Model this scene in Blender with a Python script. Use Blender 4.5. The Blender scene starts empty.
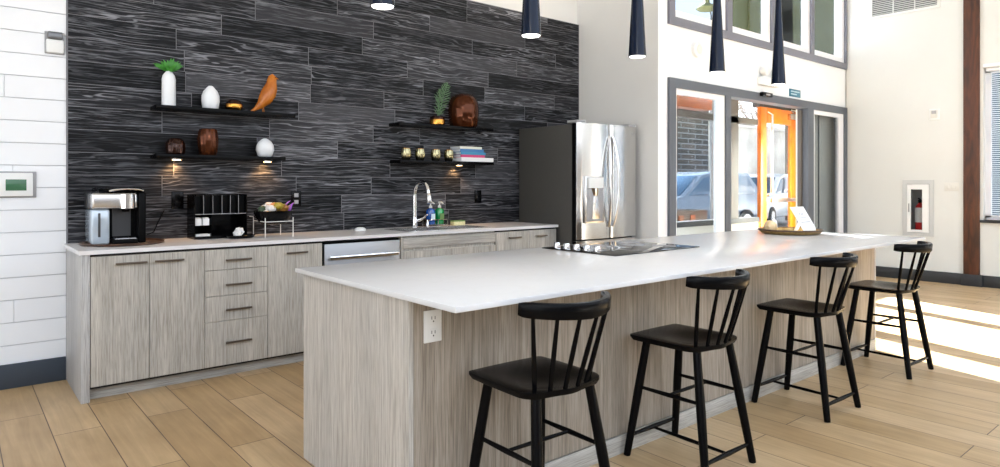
import bpy, bmesh, math, random
from mathutils import Vector, Matrix
random.seed(7)
R = random.random
def U(a, b): return a + (b - a) * random.random()
COL = bpy.context.scene.collection
SC = bpy.context.scene

# ------------------------------------------------------------------ materials
def new_mat(name):
    m = bpy.data.materials.new(name); m.use_nodes = True
    nt = m.node_tree
    b = nt.nodes['Principled BSDF']
    return m, nt, b
def simple(name, col, rough=.5, metal=0., coat=0., emit=None, estr=0., spec=None, noise=0., nscale=8.):
    m, nt, b = new_mat(name)
    b.inputs['Base Color'].default_value = (*col, 1)
    b.inputs['Roughness'].default_value = rough
    b.inputs['Metallic'].default_value = metal
    b.inputs['Coat Weight'].default_value = coat
    if spec is not None: b.inputs['Specular IOR Level'].default_value = spec
    if emit:
        b.inputs['Emission Color'].default_value = (*emit, 1); b.inputs['Emission Strength'].default_value = estr
    if noise > 0:
        tc = nt.nodes.new('ShaderNodeTexCoord'); n = nt.nodes.new('ShaderNodeTexNoise'); n.inputs['Scale'].default_value = nscale
        n.inputs['Detail'].default_value = 4
        nt.links.new(tc.outputs['Object'], n.inputs['Vector'])
        r = ramp(nt, n.outputs['Fac'], [(.3, tuple(c * (1 - noise) for c in col)), (.7, tuple(min(1, c * (1 + noise)) for c in col))])
        nt.links.new(r, b.inputs['Base Color'])
    return m
def ramp(nt, fac, stops, interp='LINEAR'):
    r = nt.nodes.new('ShaderNodeValToRGB'); r.color_ramp.interpolation = interp
    els = r.color_ramp.elements
    while len(els) < len(stops): els.new(.5)
    for e, (p, c) in zip(els, stops):
        e.position = p; e.color = (*c, 1) if len(c) == 3 else c
    nt.links.new(fac, r.inputs['Fac'])
    return r.outputs['Color']
def math_node(nt, op, a, b=None):
    n = nt.nodes.new('ShaderNodeMath'); n.operation = op
    for i, v in enumerate((a, b)):
        if v is None: continue
        if isinstance(v, (int, float)): n.inputs[i].default_value = v
        else: nt.links.new(v, n.inputs[i])
    return n.outputs[0]
def mix(nt, fac, a, b, mode='MIX'):
    n = nt.nodes.new('ShaderNodeMix'); n.data_type = 'RGBA'; n.blend_type = mode
    for i, v in ((0, fac), (6, a), (7, b)):
        if isinstance(v, (int, float)): n.inputs[i].default_value = v
        elif isinstance(v, tuple): n.inputs[i].default_value = (*v, 1)
        else: nt.links.new(v, n.inputs[i])
    return n.outputs[2]
def coords(nt, scale, kind='Object', rnd=0.):
    tc = nt.nodes.new('ShaderNodeTexCoord'); mp = nt.nodes.new('ShaderNodeMapping')
    mp.inputs['Scale'].default_value = scale
    src = tc.outputs[kind]
    if rnd:
        g = nt.nodes.new('ShaderNodeNewGeometry')
        v = nt.nodes.new('ShaderNodeVectorMath'); v.operation = 'ADD'
        cx = nt.nodes.new('ShaderNodeCombineXYZ')
        for i, k in enumerate((1., .37, .71)):
            nt.links.new(math_node(nt, 'MULTIPLY', g.outputs['Random Per Island'], rnd * k), cx.inputs[i])
        nt.links.new(src, v.inputs[0]); nt.links.new(cx.outputs[0], v.inputs[1]); src = v.outputs[0]
    nt.links.new(src, mp.inputs['Vector'])
    return mp.outputs['Vector']
def noise(nt, vec, scale, detail=4, rough=.55, dist=0.):
    n = nt.nodes.new('ShaderNodeTexNoise'); n.inputs['Scale'].default_value = scale
    n.inputs['Detail'].default_value = detail; n.inputs['Roughness'].default_value = rough; n.inputs['Distortion'].default_value = dist
    nt.links.new(vec, n.inputs['Vector']); return n.outputs['Fac']
def bump(nt, b, h, strength=.2, dist=.002):
    n = nt.nodes.new('ShaderNodeBump'); n.inputs['Strength'].default_value = strength; n.inputs['Distance'].default_value = dist
    nt.links.new(h, n.inputs['Height']); nt.links.new(n.outputs['Normal'], b.inputs['Normal'])

def laminate(name, dark, mid, light, horizontal=False, rough=.5):
    m, nt, b = new_mat(name)
    s = (1.2, 55, 55) if horizontal else (55, 55, 1.2)
    f = (7, 210, 210) if horizontal else (210, 210, 7)
    a = noise(nt, coords(nt, s, rnd=3.), 1., 5, .6, .6)
    c = ramp(nt, a, [(.25, dark), (.5, mid), (.75, light)])
    g = noise(nt, coords(nt, f, rnd=3.), 1., 3, .6)
    gf = ramp(nt, g, [(.36, (.70, .685, .67)), (.56, (1.05, 1.05, 1.05))])
    c = mix(nt, 1., c, gf, 'MULTIPLY')
    w = noise(nt, coords(nt, (1.5, 6, 6) if horizontal else (6, 6, .5), rnd=3.), 1., 2, .5)
    wf = ramp(nt, w, [(.3, (.86, .86, .86)), (.7, (1.08, 1.07, 1.06))])
    c = mix(nt, 1., c, wf, 'MULTIPLY')
    nt.links.new(c, b.inputs['Base Color']); b.inputs['Roughness'].default_value = rough
    bump(nt, b, g, .15, .001)
    return m

M = {}
M['laminate'] = laminate('grey_oak_laminate', (.39, .365, .315), (.49, .46, .41), (.58, .555, .50))
M['laminate_h'] = laminate('grey_oak_laminate_horizontal', (.33, .315, .28), (.45, .43, .39), (.55, .53, .49), True)
M['laminate_isl_shaded'] = laminate('island_oak_laminate_shaded', (.20, .165, .125), (.335, .285, .23), (.45, .395, .33))  # shade below the overhang is put into this darker oak
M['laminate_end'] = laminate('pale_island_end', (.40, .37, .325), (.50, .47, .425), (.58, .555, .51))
M['endpanel'] = laminate('pale_grey_panel', (.42, .415, .405), (.45, .445, .435), (.48, .475, .465))
M['gapdark'] = simple('shadow_gap', (.02, .018, .016), .9)
M['white_wall'] = simple('white_paint', (.86, .87, .88), .6, noise=.015, nscale=2)
M['warm_wall'] = simple('warm_white_paint', (.72, .725, .695), .65, noise=.02, nscale=1.5)
M['alcove_wall'] = simple('stone_white_paint', (.83, .82, .79), .65, noise=.02, nscale=1.5)
M['rear_wall'] = simple('rear_wall_grey', (.34, .31, .28), .7)
M['shiplap'] = simple('shiplap_white', (.88, .895, .92), .45, noise=.012, nscale=3)
M['shipgap'] = simple('shiplap_gap', (.62, .63, .66), .8)
M['baseboard'] = simple('slate_baseboard', (.045, .058, .078), .5)
M['baseboard_dark'] = simple('charcoal_baseboard', (.022, .024, .027), .5)
M['black_satin'] = simple('black_lacquer', (.0022, .0022, .0026), .25, spec=.09)
M['black_matte'] = simple('black_matte', (.003, .003, .0034), .4, spec=.08)
M['black_gloss'] = simple('black_gloss', (.0025, .0025, .003), .12, spec=.14)
M['cooktop_glass'] = simple('cooktop_black_glass', (.003, .003, .0035), .03, spec=.6)
M['navy_gloss'] = simple('pendant_black_enamel', (.003, .008, .024), .18, spec=.22)
M['steel'] = simple('brushed_steel', (.62, .61, .60), .26, 1.)
M['fridge_steel'] = simple('fridge_steel', (.60, .595, .585), .17, 1.)
M['steel_dark'] = simple('dark_steel', (.16, .16, .165), .3, 1.)
M['steel_mid'] = simple('grey_steel', (.34, .34, .345), .36, 1.)
M['chrome'] = simple('chrome', (.80, .80, .81), .12, 1.)
M['bronze'] = simple('dark_bronze', (.16, .13, .105), .35, 1.)
M['fridge_side'] = simple('fridge_grey_side', (.062, .060, .055), .55, noise=.05, nscale=60)
M['dark_grey'] = simple('dark_grey_plastic', (.045, .045, .047), .4)
M['white_plastic'] = simple('white_plastic', (.82, .83, .82), .4)
M['cream_plastic'] = simple('cream_plastic', (.74, .73, .68), .45)
M['frame_cab'] = simple('cabinet_grey_white', (.56, .57, .56), .4)
M['grey_plastic'] = simple('grey_plastic', (.35, .35, .36), .45)
M['ceramic'] = simple('white_ceramic', (.86, .88, .90), .3, noise=.02)
M['frame_grey'] = simple('storefront_grey', (.105, .118, .14), .45, .2)
M['frame_lilac'] = simple('window_frame_grey', (.18, .185, .225), .45, .2)
M['frame_white'] = simple('white_sash', (.85, .85, .87), .4)
M['jamb_dark'] = simple('dark_jamb', (.035, .033, .030), .5)
M['beam_wood'] = simple('brown_orange_beam', (.20, .05, .010), .5, noise=.2, nscale=4)
M['mullion_brown'] = simple('taupe_mullion', (.10, .087, .072), .5)
M['orange_wood'] = simple('orange_stained_wood', (.52, .125, .005), .35, noise=.18, nscale=6)
M['amber'] = simple('amber_mercury_glass', (.075, .021, .007), .07, .6, spec=.3)
M['amber_dark'] = simple('smoked_amber_glass', (.028, .009, .005), .06, .5, spec=.4)
M['gold'] = simple('warm_gold', (.62, .30, .06), .22, 1.)
M['brass_cup'] = simple('champagne_metal', (.40, .36, .21), .16, 1.)
M['leaf'] = simple('leaf_green', (.045, .24, .025), .45, noise=.35, nscale=25)
M['fern'] = simple('fern_green', (.075, .16, .065), .5, noise=.3, nscale=25)
M['bulb'] = simple('lamp_diffuser', (.9, .9, .88), .4, emit=(1, .97, .92), estr=4.)
M['puck'] = simple('warm_led', (.9, .8, .6), .4, emit=(1, .62, .28), estr=12.)
M['screen'] = simple('green_lcd', (.035, .10, .055), .2, emit=(.05, .2, .09), estr=.25)
M['red'] = simple('extinguisher_red', (.55, .012, .012), .3)
M['olive'] = simple('olive_siding', (.115, .112, .034), .6)
M['vestibule'] = simple('olive_grey_paint', (.82, .82, .73), .7)
M['asphalt'] = simple('pale_concrete', (.27, .27, .27), .9, noise=.15, nscale=1)
M['rubber'] = simple('tyre_rubber', (.012, .012, .013), .7)
M['car_white'] = simple('white_car_paint', (.80, .81, .82), .25, coat=.6)
M['car_blue'] = simple('silver_blue_car_paint', (.20, .25, .32), .25, .3, coat=.6)
M['car_glass'] = simple('car_window', (.045, .10, .18), .06, coat=.8)
M['lens'] = simple('headlamp', (.75, .77, .8), .12, .4)
M['stone'] = simple('pale_stone', (.72, .66, .58), .85, noise=.22, nscale=.7)
M['bark'] = simple('bark', (.14, .12, .105), .9)
M['blue_soap'] = simple('blue_soap', (.005, .07, .33), .12, coat=.7)
M['green_soap'] = simple('green_soap', (.005, .27, .06), .12, coat=.7)
M['sponge'] = simple('sponge_yellow', (.75, .72, .42), .9, noise=.2, nscale=70)
M['sponge_green'] = simple('scourer_green', (.16, .30, .10), .95)
M['paper'] = simple('white_paper', (.86, .86, .85), .7)
M['pages'] = simple('book_pages', (.70, .72, .76), .8)
M['book_blue'] = simple('book_blue', (.03, .17, .40), .4)
M['book_navy'] = simple('book_teal_blue', (.03, .24, .42), .4)
M['book_pink'] = simple('book_pink', (.60, .045, .17), .4)
M['book_white'] = simple('book_white', (.84, .83, .82), .4)
M['book_cream'] = simple('book_cream', (.72, .73, .62), .4)
M['ink'] = simple('grey_print', (.42, .42, .45), .7)
M['wire'] = simple('white_wire', (.78, .77, .74), .35)
M['plaque'] = simple('blue_plaque', (.025, .15, .23), .4)
M['plaque_txt'] = simple('plaque_lettering', (.62, .78, .84), .5)
M['tank'] = simple('blue_grey_tank', (.50, .58, .66), .12, .25, coat=.6)
M['snack_white'] = simple('snack_white_wrapper', (.80, .76, .72), .35)
M['snack_orange'] = simple('snack_orange_wrapper', (.72, .30, .10), .35)
M['snack_brown'] = simple('snack_brown_wrapper', (.32, .15, .03), .35)
M['snack_yellow'] = simple('snack_gold_wrapper', (.45, .33, .04), .35)
M['snack_purple'] = simple('snack_purple_wrapper', (.38, .12, .62), .3)
M['snack_green'] = simple('snack_dark_green_wrapper', (.03, .06, .02), .35)
M['ceiling'] = simple('ceiling_white', (.82, .82, .80), .8)
M['facade'] = simple('blue_facade', (.06, .09, .115), .6)

def wood(name, c1, c2, scale=(3, 3, 25), rough=.4):
    m, nt, b = new_mat(name)
    a = noise(nt, coords(nt, scale), 1., 5, .6, .8)
    nt.links.new(ramp(nt, a, [(.3, c1), (.7, c2)]), b.inputs['Base Color']); b.inputs['Roughness'].default_value = rough
    return m
M['bird'] = wood('orange_teak', (.36, .09, .006), (.60, .20, .02), (12, 12, 6), .25)
M['post'] = wood('redwood_post', (.018, .006, .0035), (.125, .036, .012), (14, 14, 2.4), .5)
M['tray_wood'] = wood('dark_tray_wood', (.035, .017, .010), (.12, .06, .035), (8, 30, 8), .35)
M['tray_isl'] = wood('woven_tray', (.20, .115, .03), (.42, .28, .10), (40, 40, 40), .6)
M['block'] = wood('pale_birch', (.58, .42, .22), (.75, .62, .42), (20, 20, 5), .6)

def glass(name, tint, gloss=.1, rough=.0):
    m = bpy.data.materials.new(name); m.use_nodes = True; nt = m.node_tree; nt.nodes.clear()
    o = nt.nodes.new('ShaderNodeOutputMaterial'); t = nt.nodes.new('ShaderNodeBsdfTransparent'); g = nt.nodes.new('ShaderNodeBsdfGlossy')
    t.inputs['Color'].default_value = (*tint, 1); g.inputs['Roughness'].default_value = rough
    mx = nt.nodes.new('ShaderNodeMixShader'); fr = nt.nodes.new('ShaderNodeLayerWeight'); fr.inputs['Blend'].default_value = .12
    k = math_node(nt, 'MULTIPLY', fr.outputs['Fresnel'], gloss * 4)
    nt.links.new(k, mx.inputs['Fac']); nt.links.new(t.outputs[0], mx.inputs[1]); nt.links.new(g.outputs[0], mx.inputs[2])
    nt.links.new(mx.outputs[0], o.inputs['Surface'])
    return m
M['glass'] = glass('tinted_glazing', (.76, .78, .80), .05)  # grey tint in the panes is added to dim the bright outdoors
M['glass_clear'] = glass('clear_glazing', (.80, .82, .83), .04)
M['glass_dark'] = glass('high_glazing', (.62, .66, .70), .05)

def accent_mat():
    m, nt, b = new_mat('limed_black_oak')
    g = nt.nodes.new('ShaderNodeNewGeometry')
    warp = noise(nt, coords(nt, (1.3, 1, 9.), rnd=37.), 1., 3, .55)
    zc = nt.nodes.new('ShaderNodeSeparateXYZ'); nt.links.new(coords(nt, (1, 1, 1), rnd=37.), zc.inputs[0])
    band = math_node(nt, 'ADD', math_node(nt, 'MULTIPLY', zc.outputs[2], 190.), math_node(nt, 'MULTIPLY', warp, 42.))
    band = math_node(nt, 'SINE', band)
    lines = ramp(nt, band, [(.0, (0, 0, 0)), (.66, (.0, .0, .0)), (1., (1, 1, 1))])
    fine = noise(nt, coords(nt, (4.5, 1, 85), rnd=37.), 1., 4, .65)
    finec = ramp(nt, fine, [(.49, (0, 0, 0)), (.64, (1, 1, 1))])
    mask = noise(nt, coords(nt, (1.5, 1, 7), rnd=37.), 1., 3, .6)
    maskc = ramp(nt, mask, [(.40, (.0, .0, .0)), (.62, (1, 1, 1))])
    mask2 = noise(nt, coords(nt, (1.4, 1, 14), rnd=11.), 1., 3, .6)
    mask2c = ramp(nt, mask2, [(.36, (.12, .12, .12)), (.66, (1, 1, 1))])
    l = mix(nt, 1., mix(nt, 1., lines, maskc, 'MULTIPLY'), mix(nt, 1., finec, mask2c, 'MULTIPLY'), 'ADD')
    isl = ramp(nt, g.outputs['Random Per Island'], [(0, (.003, .003, .0035)), (.4, (.007, .007, .0085)), (.75, (.017, .017, .020)), (1, (.050, .050, .056))])
    lime = ramp(nt, g.outputs['Random Per Island'], [(0, (.13, .135, .155)), (.6, (.24, .245, .27)), (1, (.30, .305, .33))])
    wn = nt.nodes.new('ShaderNodeTexWhiteNoise'); wn.noise_dimensions = '1D'
    nt.links.new(math_node(nt, 'MULTIPLY', g.outputs['Random Per Island'], 917.), wn.inputs['W'])
    l = mix(nt, 1., l, ramp(nt, wn.outputs['Value'], [(0, (.30, .30, .30)), (.6, (.8, .8, .8)), (1, (1, 1, 1))]), 'MULTIPLY')
    n = nt.nodes.new('ShaderNodeMix'); n.data_type = 'RGBA'; n.clamp_factor = True
    nt.links.new(l, n.inputs[0]); nt.links.new(isl, n.inputs[6]); nt.links.new(lime, n.inputs[7])
    nt.links.new(n.outputs[2], b.inputs['Base Color'])
    b.inputs['Roughness'].default_value = .45; b.inputs['Specular IOR Level'].default_value = .14
    bump(nt, b, fine, .25, .002)
    return m
M['accent'] = accent_mat()
M['accent_gap'] = simple('pale_joint', (.20, .20, .215), .8)

def floor_mat():
    m, nt, b = new_mat('oak_plank_floor')
    tc = nt.nodes.new('ShaderNodeTexCoord'); mp = nt.nodes.new('ShaderNodeMapping')
    mp.inputs['Rotation'].default_value = (0, 0, math.radians(90))
    mp.inputs['Location'].default_value = (4.17, -.64 + 2.235, 0)
    nt.links.new(tc.outputs['Object'], mp.inputs['Vector'])
    br = nt.nodes.new('ShaderNodeTexBrick')
    br.offset = .37; br.offset_frequency = 2; br.squash = 1
    br.inputs['Scale'].default_value = 1.
    br.inputs['Brick Width'].default_value = 1.2; br.inputs['Row Height'].default_value = .2235
    br.inputs['Mortar Size'].default_value = .0027; br.inputs['Mortar Smooth'].default_value = .2; br.inputs['Bias'].default_value = 0
    br.inputs['Color1'].default_value = (0, 0, 0, 1); br.inputs['Color2'].default_value = (1, 1, 1, 1); br.inputs['Mortar'].default_value = (.5, .5, .5, 1)
    nt.links.new(mp.outputs[0], br.inputs['Vector'])
    plank = ramp(nt, br.outputs['Color'], [(0, (.43, .29, .145)), (.5, (.50, .35, .19)), (1, (.57, .415, .245))])
    gr = noise(nt, coords(nt, (28, 1.5, 1)), 1., 5, .6, .7)
    c = mix(nt, 1., plank, ramp(nt, gr, [(.25, (.80, .78, .75)), (.7, (1.07, 1.07, 1.07))]), 'MULTIPLY')
    bl = noise(nt, coords(nt, (5, 2.2, 1)), 1., 3, .55)
    c = mix(nt, 1., c, ramp(nt, bl, [(.3, (.86, .83, .79)), (.65, (1.05, 1.05, 1.05))]), 'MULTIPLY')
    c = mix(nt, br.outputs['Fac'], c, (.085, .048, .025))
    nt.links.new(c, b.inputs['Base Color'])
    b.inputs['Roughness'].default_value = .42
    inv = math_node(nt, 'SUBTRACT', 1., br.outputs['Fac'])
    bump(nt, b, inv, .35, .003)
    return m
M['floor'] = floor_mat()

def quartz():
    m, nt, b = new_mat('white_quartz')
    a = noise(nt, coords(nt, (1, 1, 1)), 2.2, 6, .6, 1.2)
    c = ramp(nt, a, [(.47, (.65, .645, .645)), (.5, (.635, .63, .63)), (.53, (.65, .645, .645))])
    nt.links.new(c, b.inputs['Base Color']); b.inputs['Roughness'].default_value = .22
    return m
M['quartz'] = quartz()
M['quartz_rear_lifted'] = simple('white_quartz_rear_lifted', (.80, .78, .775), .22, noise=.015, nscale=6)  # lighter copy of the quartz, offsetting shade on the rear counter

def brick_mat():
    m, nt, b = new_mat('dark_brick')
    br = nt.nodes.new('ShaderNodeTexBrick'); nt.links.new(coords(nt, (1, 1, 1)), br.inputs['Vector'])
    tc = nt.nodes.new('ShaderNodeTexCoord'); s = nt.nodes.new('ShaderNodeSeparateXYZ'); c = nt.nodes.new('ShaderNodeCombineXYZ')
    nt.links.new(tc.outputs['Object'], s.inputs[0]); nt.links.new(s.outputs[0], c.inputs[0]); nt.links.new(s.outputs[2], c.inputs[1])
    nt.links.new(c.outputs[0], br.inputs['Vector'])
    br.inputs['Scale'].default_value = 1.; br.inputs['Brick Width'].default_value = .9; br.inputs['Row Height'].default_value = .19
    br.inputs['Mortar Size'].default_value = .022
    br.inputs['Color1'].default_value = (.055, .05, .055, 1); br.inputs['Color2'].default_value = (.12, .10, .10, 1); br.inputs['Mortar'].default_value = (.24, .26, .31, 1)
    nt.links.new(br.outputs['Color'], b.inputs['Base Color']); b.inputs['Roughness'].default_value = .8
    return m
M['brick'] = brick_mat()

# ------------------------------------------------------------------ mesh builder
class MB:
    def __init__(self): self.bm = bmesh.new()
    def box(self, x0, x1, y0, y1, z0, z1, bev=0., seg=2):
        t = bmesh.new()
        r = bmesh.ops.create_cube(t, size=1.)
        for v in t.verts:
            v.co = Vector(((x0 + x1) / 2 + v.co.x * (x1 - x0), (y0 + y1) / 2 + v.co.y * (y1 - y0), (z0 + z1) / 2 + v.co.z * (z1 - z0)))
        if bev > 0: bmesh.ops.bevel(t, geom=list(t.edges), offset=bev, segments=seg, affect='EDGES', profile=.5)
        self._add(t); return self
    def _add(self, t, mat=None):
        if mat is not None: bmesh.ops.transform(t, matrix=mat, verts=t.verts)
        me = bpy.data.meshes.new('tmp'); t.to_mesh(me); self.bm.from_mesh(me); bpy.data.meshes.remove(me); t.free()
    def obox(self, c, size, mat3, bev=0.):
        t = bmesh.new(); bmesh.ops.create_cube(t, size=1.)
        for v in t.verts: v.co = Vector((v.co.x * size[0], v.co.y * size[1], v.co.z * size[2]))
        if bev > 0: bmesh.ops.bevel(t, geom=list(t.edges), offset=bev, segments=2, affect='EDGES', profile=.5)
        self._add(t, Matrix.Translation(c) @ mat3.to_4x4()); return self
    def tube(self, pts, rad, n=12, cap=True, closed=False, sy=1.):
        pts = [Vector(p) for p in pts]
        if isinstance(rad, (int, float)): rad = [rad] * len(pts)
        rings = []; up = None
        for i, p in enumerate(pts):
            if closed: d = pts[(i + 1) % len(pts)] - pts[i - 1]
            else: d = pts[min(i + 1, len(pts) - 1)] - pts[max(i - 1, 0)]
            d.normalize()
            if up is None:
                up = Vector((0, 0, 1)) if abs(d.z) < .9 else Vector((0, 1, 0))
            u = up - d * up.dot(d)
            if u.length < 1e-6: u = d.orthogonal()
            u.normalize(); w = d.cross(u); up = u
            rings.append([self.bm.verts.new(p + (u * math.cos(2 * math.pi * k / n) + w * sy * math.sin(2 * math.pi * k / n)) * rad[i]) for k in range(n)])
        m = len(rings)
        for i in range(m if closed else m - 1):
            a, b = rings[i], rings[(i + 1) % m]
            for k in range(n):
                try: self.bm.faces.new((a[k], a[(k + 1) % n], b[(k + 1) % n], b[k]))
                except ValueError: pass
        if cap and not closed:
            self.bm.faces.new(list(reversed(rings[0]))); self.bm.faces.new(rings[-1])
        return self
    def lathe(self, c, prof, n=28, sx=1., sy=1., flute=0., nf=0):
        c = Vector(c); rings = []
        for r, z in prof:
            if r < 1e-5: rings.append([self.bm.verts.new(c + Vector((0, 0, z)))])
            else:
                rr = []
                for k in range(n):
                    a = 2 * math.pi * k / n
                    q = r * (1 + flute * math.cos(nf * a)) if nf else r
                    rr.append(self.bm.verts.new(c + Vector((q * math.cos(a) * sx, q * math.sin(a) * sy, z))))
                rings.append(rr)
        for a, b in zip(rings, rings[1:]):
            if len(a) == 1 and len(b) == 1: continue
            for k in range(n):
                k2 = (k + 1) % n
                if len(a) == 1: self.bm.faces.new((a[0], b[k2], b[k]))
                elif len(b) == 1: self.bm.faces.new((a[k], a[k2], b[0]))
                else: self.bm.faces.new((a[k], a[k2], b[k2], b[k]))
        if len(rings[0]) > 1: self.bm.faces.new(list(reversed(rings[0])))
        if len(rings[-1]) > 1: self.bm.faces.new(rings[-1])
        return self
    def prism(self, pts, axis, a, b, bev=0.):
        """outline pts (2-D) extruded along axis from a to b"""
        t = bmesh.new()
        def P(p, h):
            return {'x': (h, p[0], p[1]), 'y': (p[0], h, p[1]), 'z': (p[0], p[1], h)}[axis]
        v0 = [t.verts.new(P(p, a)) for p in pts]; v1 = [t.verts.new(P(p, b)) for p in pts]
        n = len(pts)
        t.faces.new(v0); t.faces.new(list(reversed(v1)))
        for k in range(n): t.faces.new((v0[k], v1[k], v1[(k + 1) % n], v0[(k + 1) % n]))
        bmesh.ops.recalc_face_normals(t, faces=t.faces)
        if bev > 0: bmesh.ops.bevel(t, geom=list(t.edges), offset=bev, segments=2, affect='EDGES', profile=.5)
        self._add(t); return self
    def leaf(self, base, tip, width, nrm=(0, -1, 0), bend=0., n=5):
        base, tip = Vector(base), Vector(tip); d = tip - base; nv = Vector(nrm)
        s = d.cross(nv).normalized(); nv = s.cross(d).normalized()
        L = []; Rr = []; C = []
        for i in range(n + 1):
            f = i / n; w = width * math.sin(math.pi * min(1, .08 + .92 * f)) ** .8 * .5 if i < n else .0008
            p = base + d * f + nv * bend * math.sin(math.pi * f)
            C.append(self.bm.verts.new(p - nv * width * .12)); L.append(self.bm.verts.new(p + s * w)); Rr.append(self.bm.verts.new(p - s * w))
        for i in range(n):
            self.bm.faces.new((L[i], L[i + 1], C[i + 1], C[i])); self.bm.faces.new((C[i], C[i + 1], Rr[i + 1], Rr[i]))
            self.bm.faces.new((Rr[i], Rr[i + 1], L[i + 1], L[i]))
        return self
    def ball(self, c, r, sub=2, s=(1, 1, 1), jit=0.):
        t = bmesh.new(); bmesh.ops.create_icosphere(t, subdivisions=sub, radius=r)
        for v in t.verts:
            k = 1 + jit * U(-1, 1); v.co = Vector((v.co.x * s[0] * k, v.co.y * s[1] * k, v.co.z * s[2] * k))
        self._add(t, Matrix.Translation(c)); return self
    def build(self, name, mat, parent=None, origin=None, smooth=True, kind=None):
        bm = self.bm
        bmesh.ops.recalc_face_normals(bm, faces=bm.faces)
        off = Vector((0, 0, 0))
        if parent is not None:
            q = parent
            while q: off += q.location; q = q.parent
        elif origin is not None: off = Vector(origin)
        for v in bm.verts: v.co -= off
        me = bpy.data.meshes.new(name); bm.to_mesh(me); bm.free()
        me.materials.append(M[mat] if isinstance(mat, str) else mat)
        if smooth:
            me.polygons.foreach_set('use_smooth', [True] * len(me.polygons))
            try: me.set_sharp_from_angle(angle=math.radians(38))
            except Exception: pass
        o = bpy.data.objects.new(name, me); COL.objects.link(o)
        if parent is not None: o.parent = parent
        elif origin is not None: o.location = origin
        if kind: o['kind'] = kind
        return o
def tag(o, label, cat, group=None):
    o['label'] = label; o['category'] = cat
    if group: o['group'] = group
    return o
def thing(name, label, cat, loc=(0, 0, 0), group=None):
    o = bpy.data.objects.new(name, None); COL.objects.link(o); o.location = loc
    o.empty_display_size = .05
    return tag(o, label, cat, group)
def B(*a, **k): return MB().box(*a, **k)
def struct(name, mb, mat, parent=None, smooth=True): return mb.build(name, mat, parent, kind='structure' if parent is None else None, smooth=smooth)
def copy_tree(o, parent=None):
    c = o.copy(); COL.objects.link(c)
    if parent: c.parent = parent
    for ch in [x for x in o.children]: copy_tree(ch, c)
    return c

# ------------------------------------------------------------------ constants (metres; camera at the origin, 1.33 m up)
WY = 5.33          # rear wall plane
DY = 4.20          # entry wall plane
RX = 10.24         # right wall plane
AX = 5.665         # alcove side wall
CT = .925          # rear countertop height
CF = 4.685          # rear cabinet fronts
IT = .92           # island top
CEIL = 4.7

# ------------------------------------------------------------------ setting
struct('floor', B(-5, RX + .6, -4.2, WY + .2, -.1, 0), 'floor')
struct('ceiling', B(-4.2, RX + .3, -.3, WY + .2, CEIL, CEIL + .15), 'ceiling')
struct('wall_rear', B(-5, RX + .2, -4.2, -4.0, -.1, 2.3), 'rear_wall')
struct('wall_left', MB().box(-4.2, -4.0, -4.0, WY, -.1, .9).box(-4.2, -4.0, -4.0, WY, 3.4, CEIL), 'alcove_wall')
struct('wall_back', B(-5, AX, WY + .02, WY + .2, -.1, CEIL), 'alcove_wall')
# shiplap boards on the left of the rear wall
mb = MB(); zr = .425 - 3 * .147
while zr < CEIL:
    x = -5 + U(0, .8)
    js = {2: [.32], 8: [.314], 12: [.269]}.get(round((zr - (.425 - 3 * .147)) / .147) - 1, None)
    cuts = [-5, -3.4 + U(-.4, .4), -1.6 + U(-.5, .5)] + (js or ([U(-.6, -.1)])) + [.612]
    for a, b in zip(cuts, cuts[1:]):
        mb.box(a + .0012, b - .0012, WY, WY + .015, max(zr + .0022, 0), zr + .1448, bev=.001, seg=1)
    zr += .147
struct('wall_back_left', mb, 'shiplap')
struct('trim_1', B(-5, .612, WY + .012, WY + .02, 0, CEIL), 'shipgap')
struct('baseboard_back', B(-5, .604, WY - .016, WY, 0, .158, bev=.002), 'baseboard')
# dark plank cladding
mb = MB(); z0 = 1.078 - 7 * .157; k = 0; TOP = 3.195
fixed = {7: [1.55, 2.637, 3.75, 4.9], 8: [1.2, 2.225, 2.93, 3.94, 4.8], 9: [1.28, 2.1, 3.124, 4.127, 5.1], 10: [1.9, 2.6, 3.5, 4.42], 11: [1.2, 2.0, 2.95, 3.45, 4.75]}
while z0 + k * .157 < TOP:
    a = z0 + k * .157; b = min(a + .157, TOP)
    if a < -.01: a = 0.
    if k in fixed: cuts = [.614] + fixed[k] + [AX - .006]
    else:
        cuts = [.614]; x = .614 + U(.35, 1.1)
        while x < AX - .35: cuts.append(x); x += U(.7, 1.25)
        cuts.append(AX - .006)
    for p, q in zip(cuts, cuts[1:]):
        mb.box(p + .0021, q - .0021, WY - .012 + U(0, .0015), WY + .008, a + .0019, b - .0019, bev=.0008, seg=1)
    k += 1
struct('wall_accent', mb, 'accent')
struct('trim_2', B(.606, AX - .002, WY - .0095, WY + .02, 0, TOP + .004), 'accent_gap')
# alcove side wall and entry wall
struct('wall_alcove', B(AX, 5.70, DY, WY + .2, 0, CEIL), 'alcove_wall')
mb = MB()
mb.box(5.70, 5.83, DY, DY + .16, 0, CEIL).box(5.83, RX, DY, DY + .16, 2.46, 3.03).box(5.83, RX, DY, DY + .16, 4.25, CEIL).box(10.222, RX + .2, DY, DY + .16, 0, CEIL)
struct('wall_entry', mb, 'white_wall', smooth=False)
struct('wall_entry_return', B(AX - .001, AX + .05, DY - .004, DY - .0005, 0, CEIL), 'white_wall')
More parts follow.
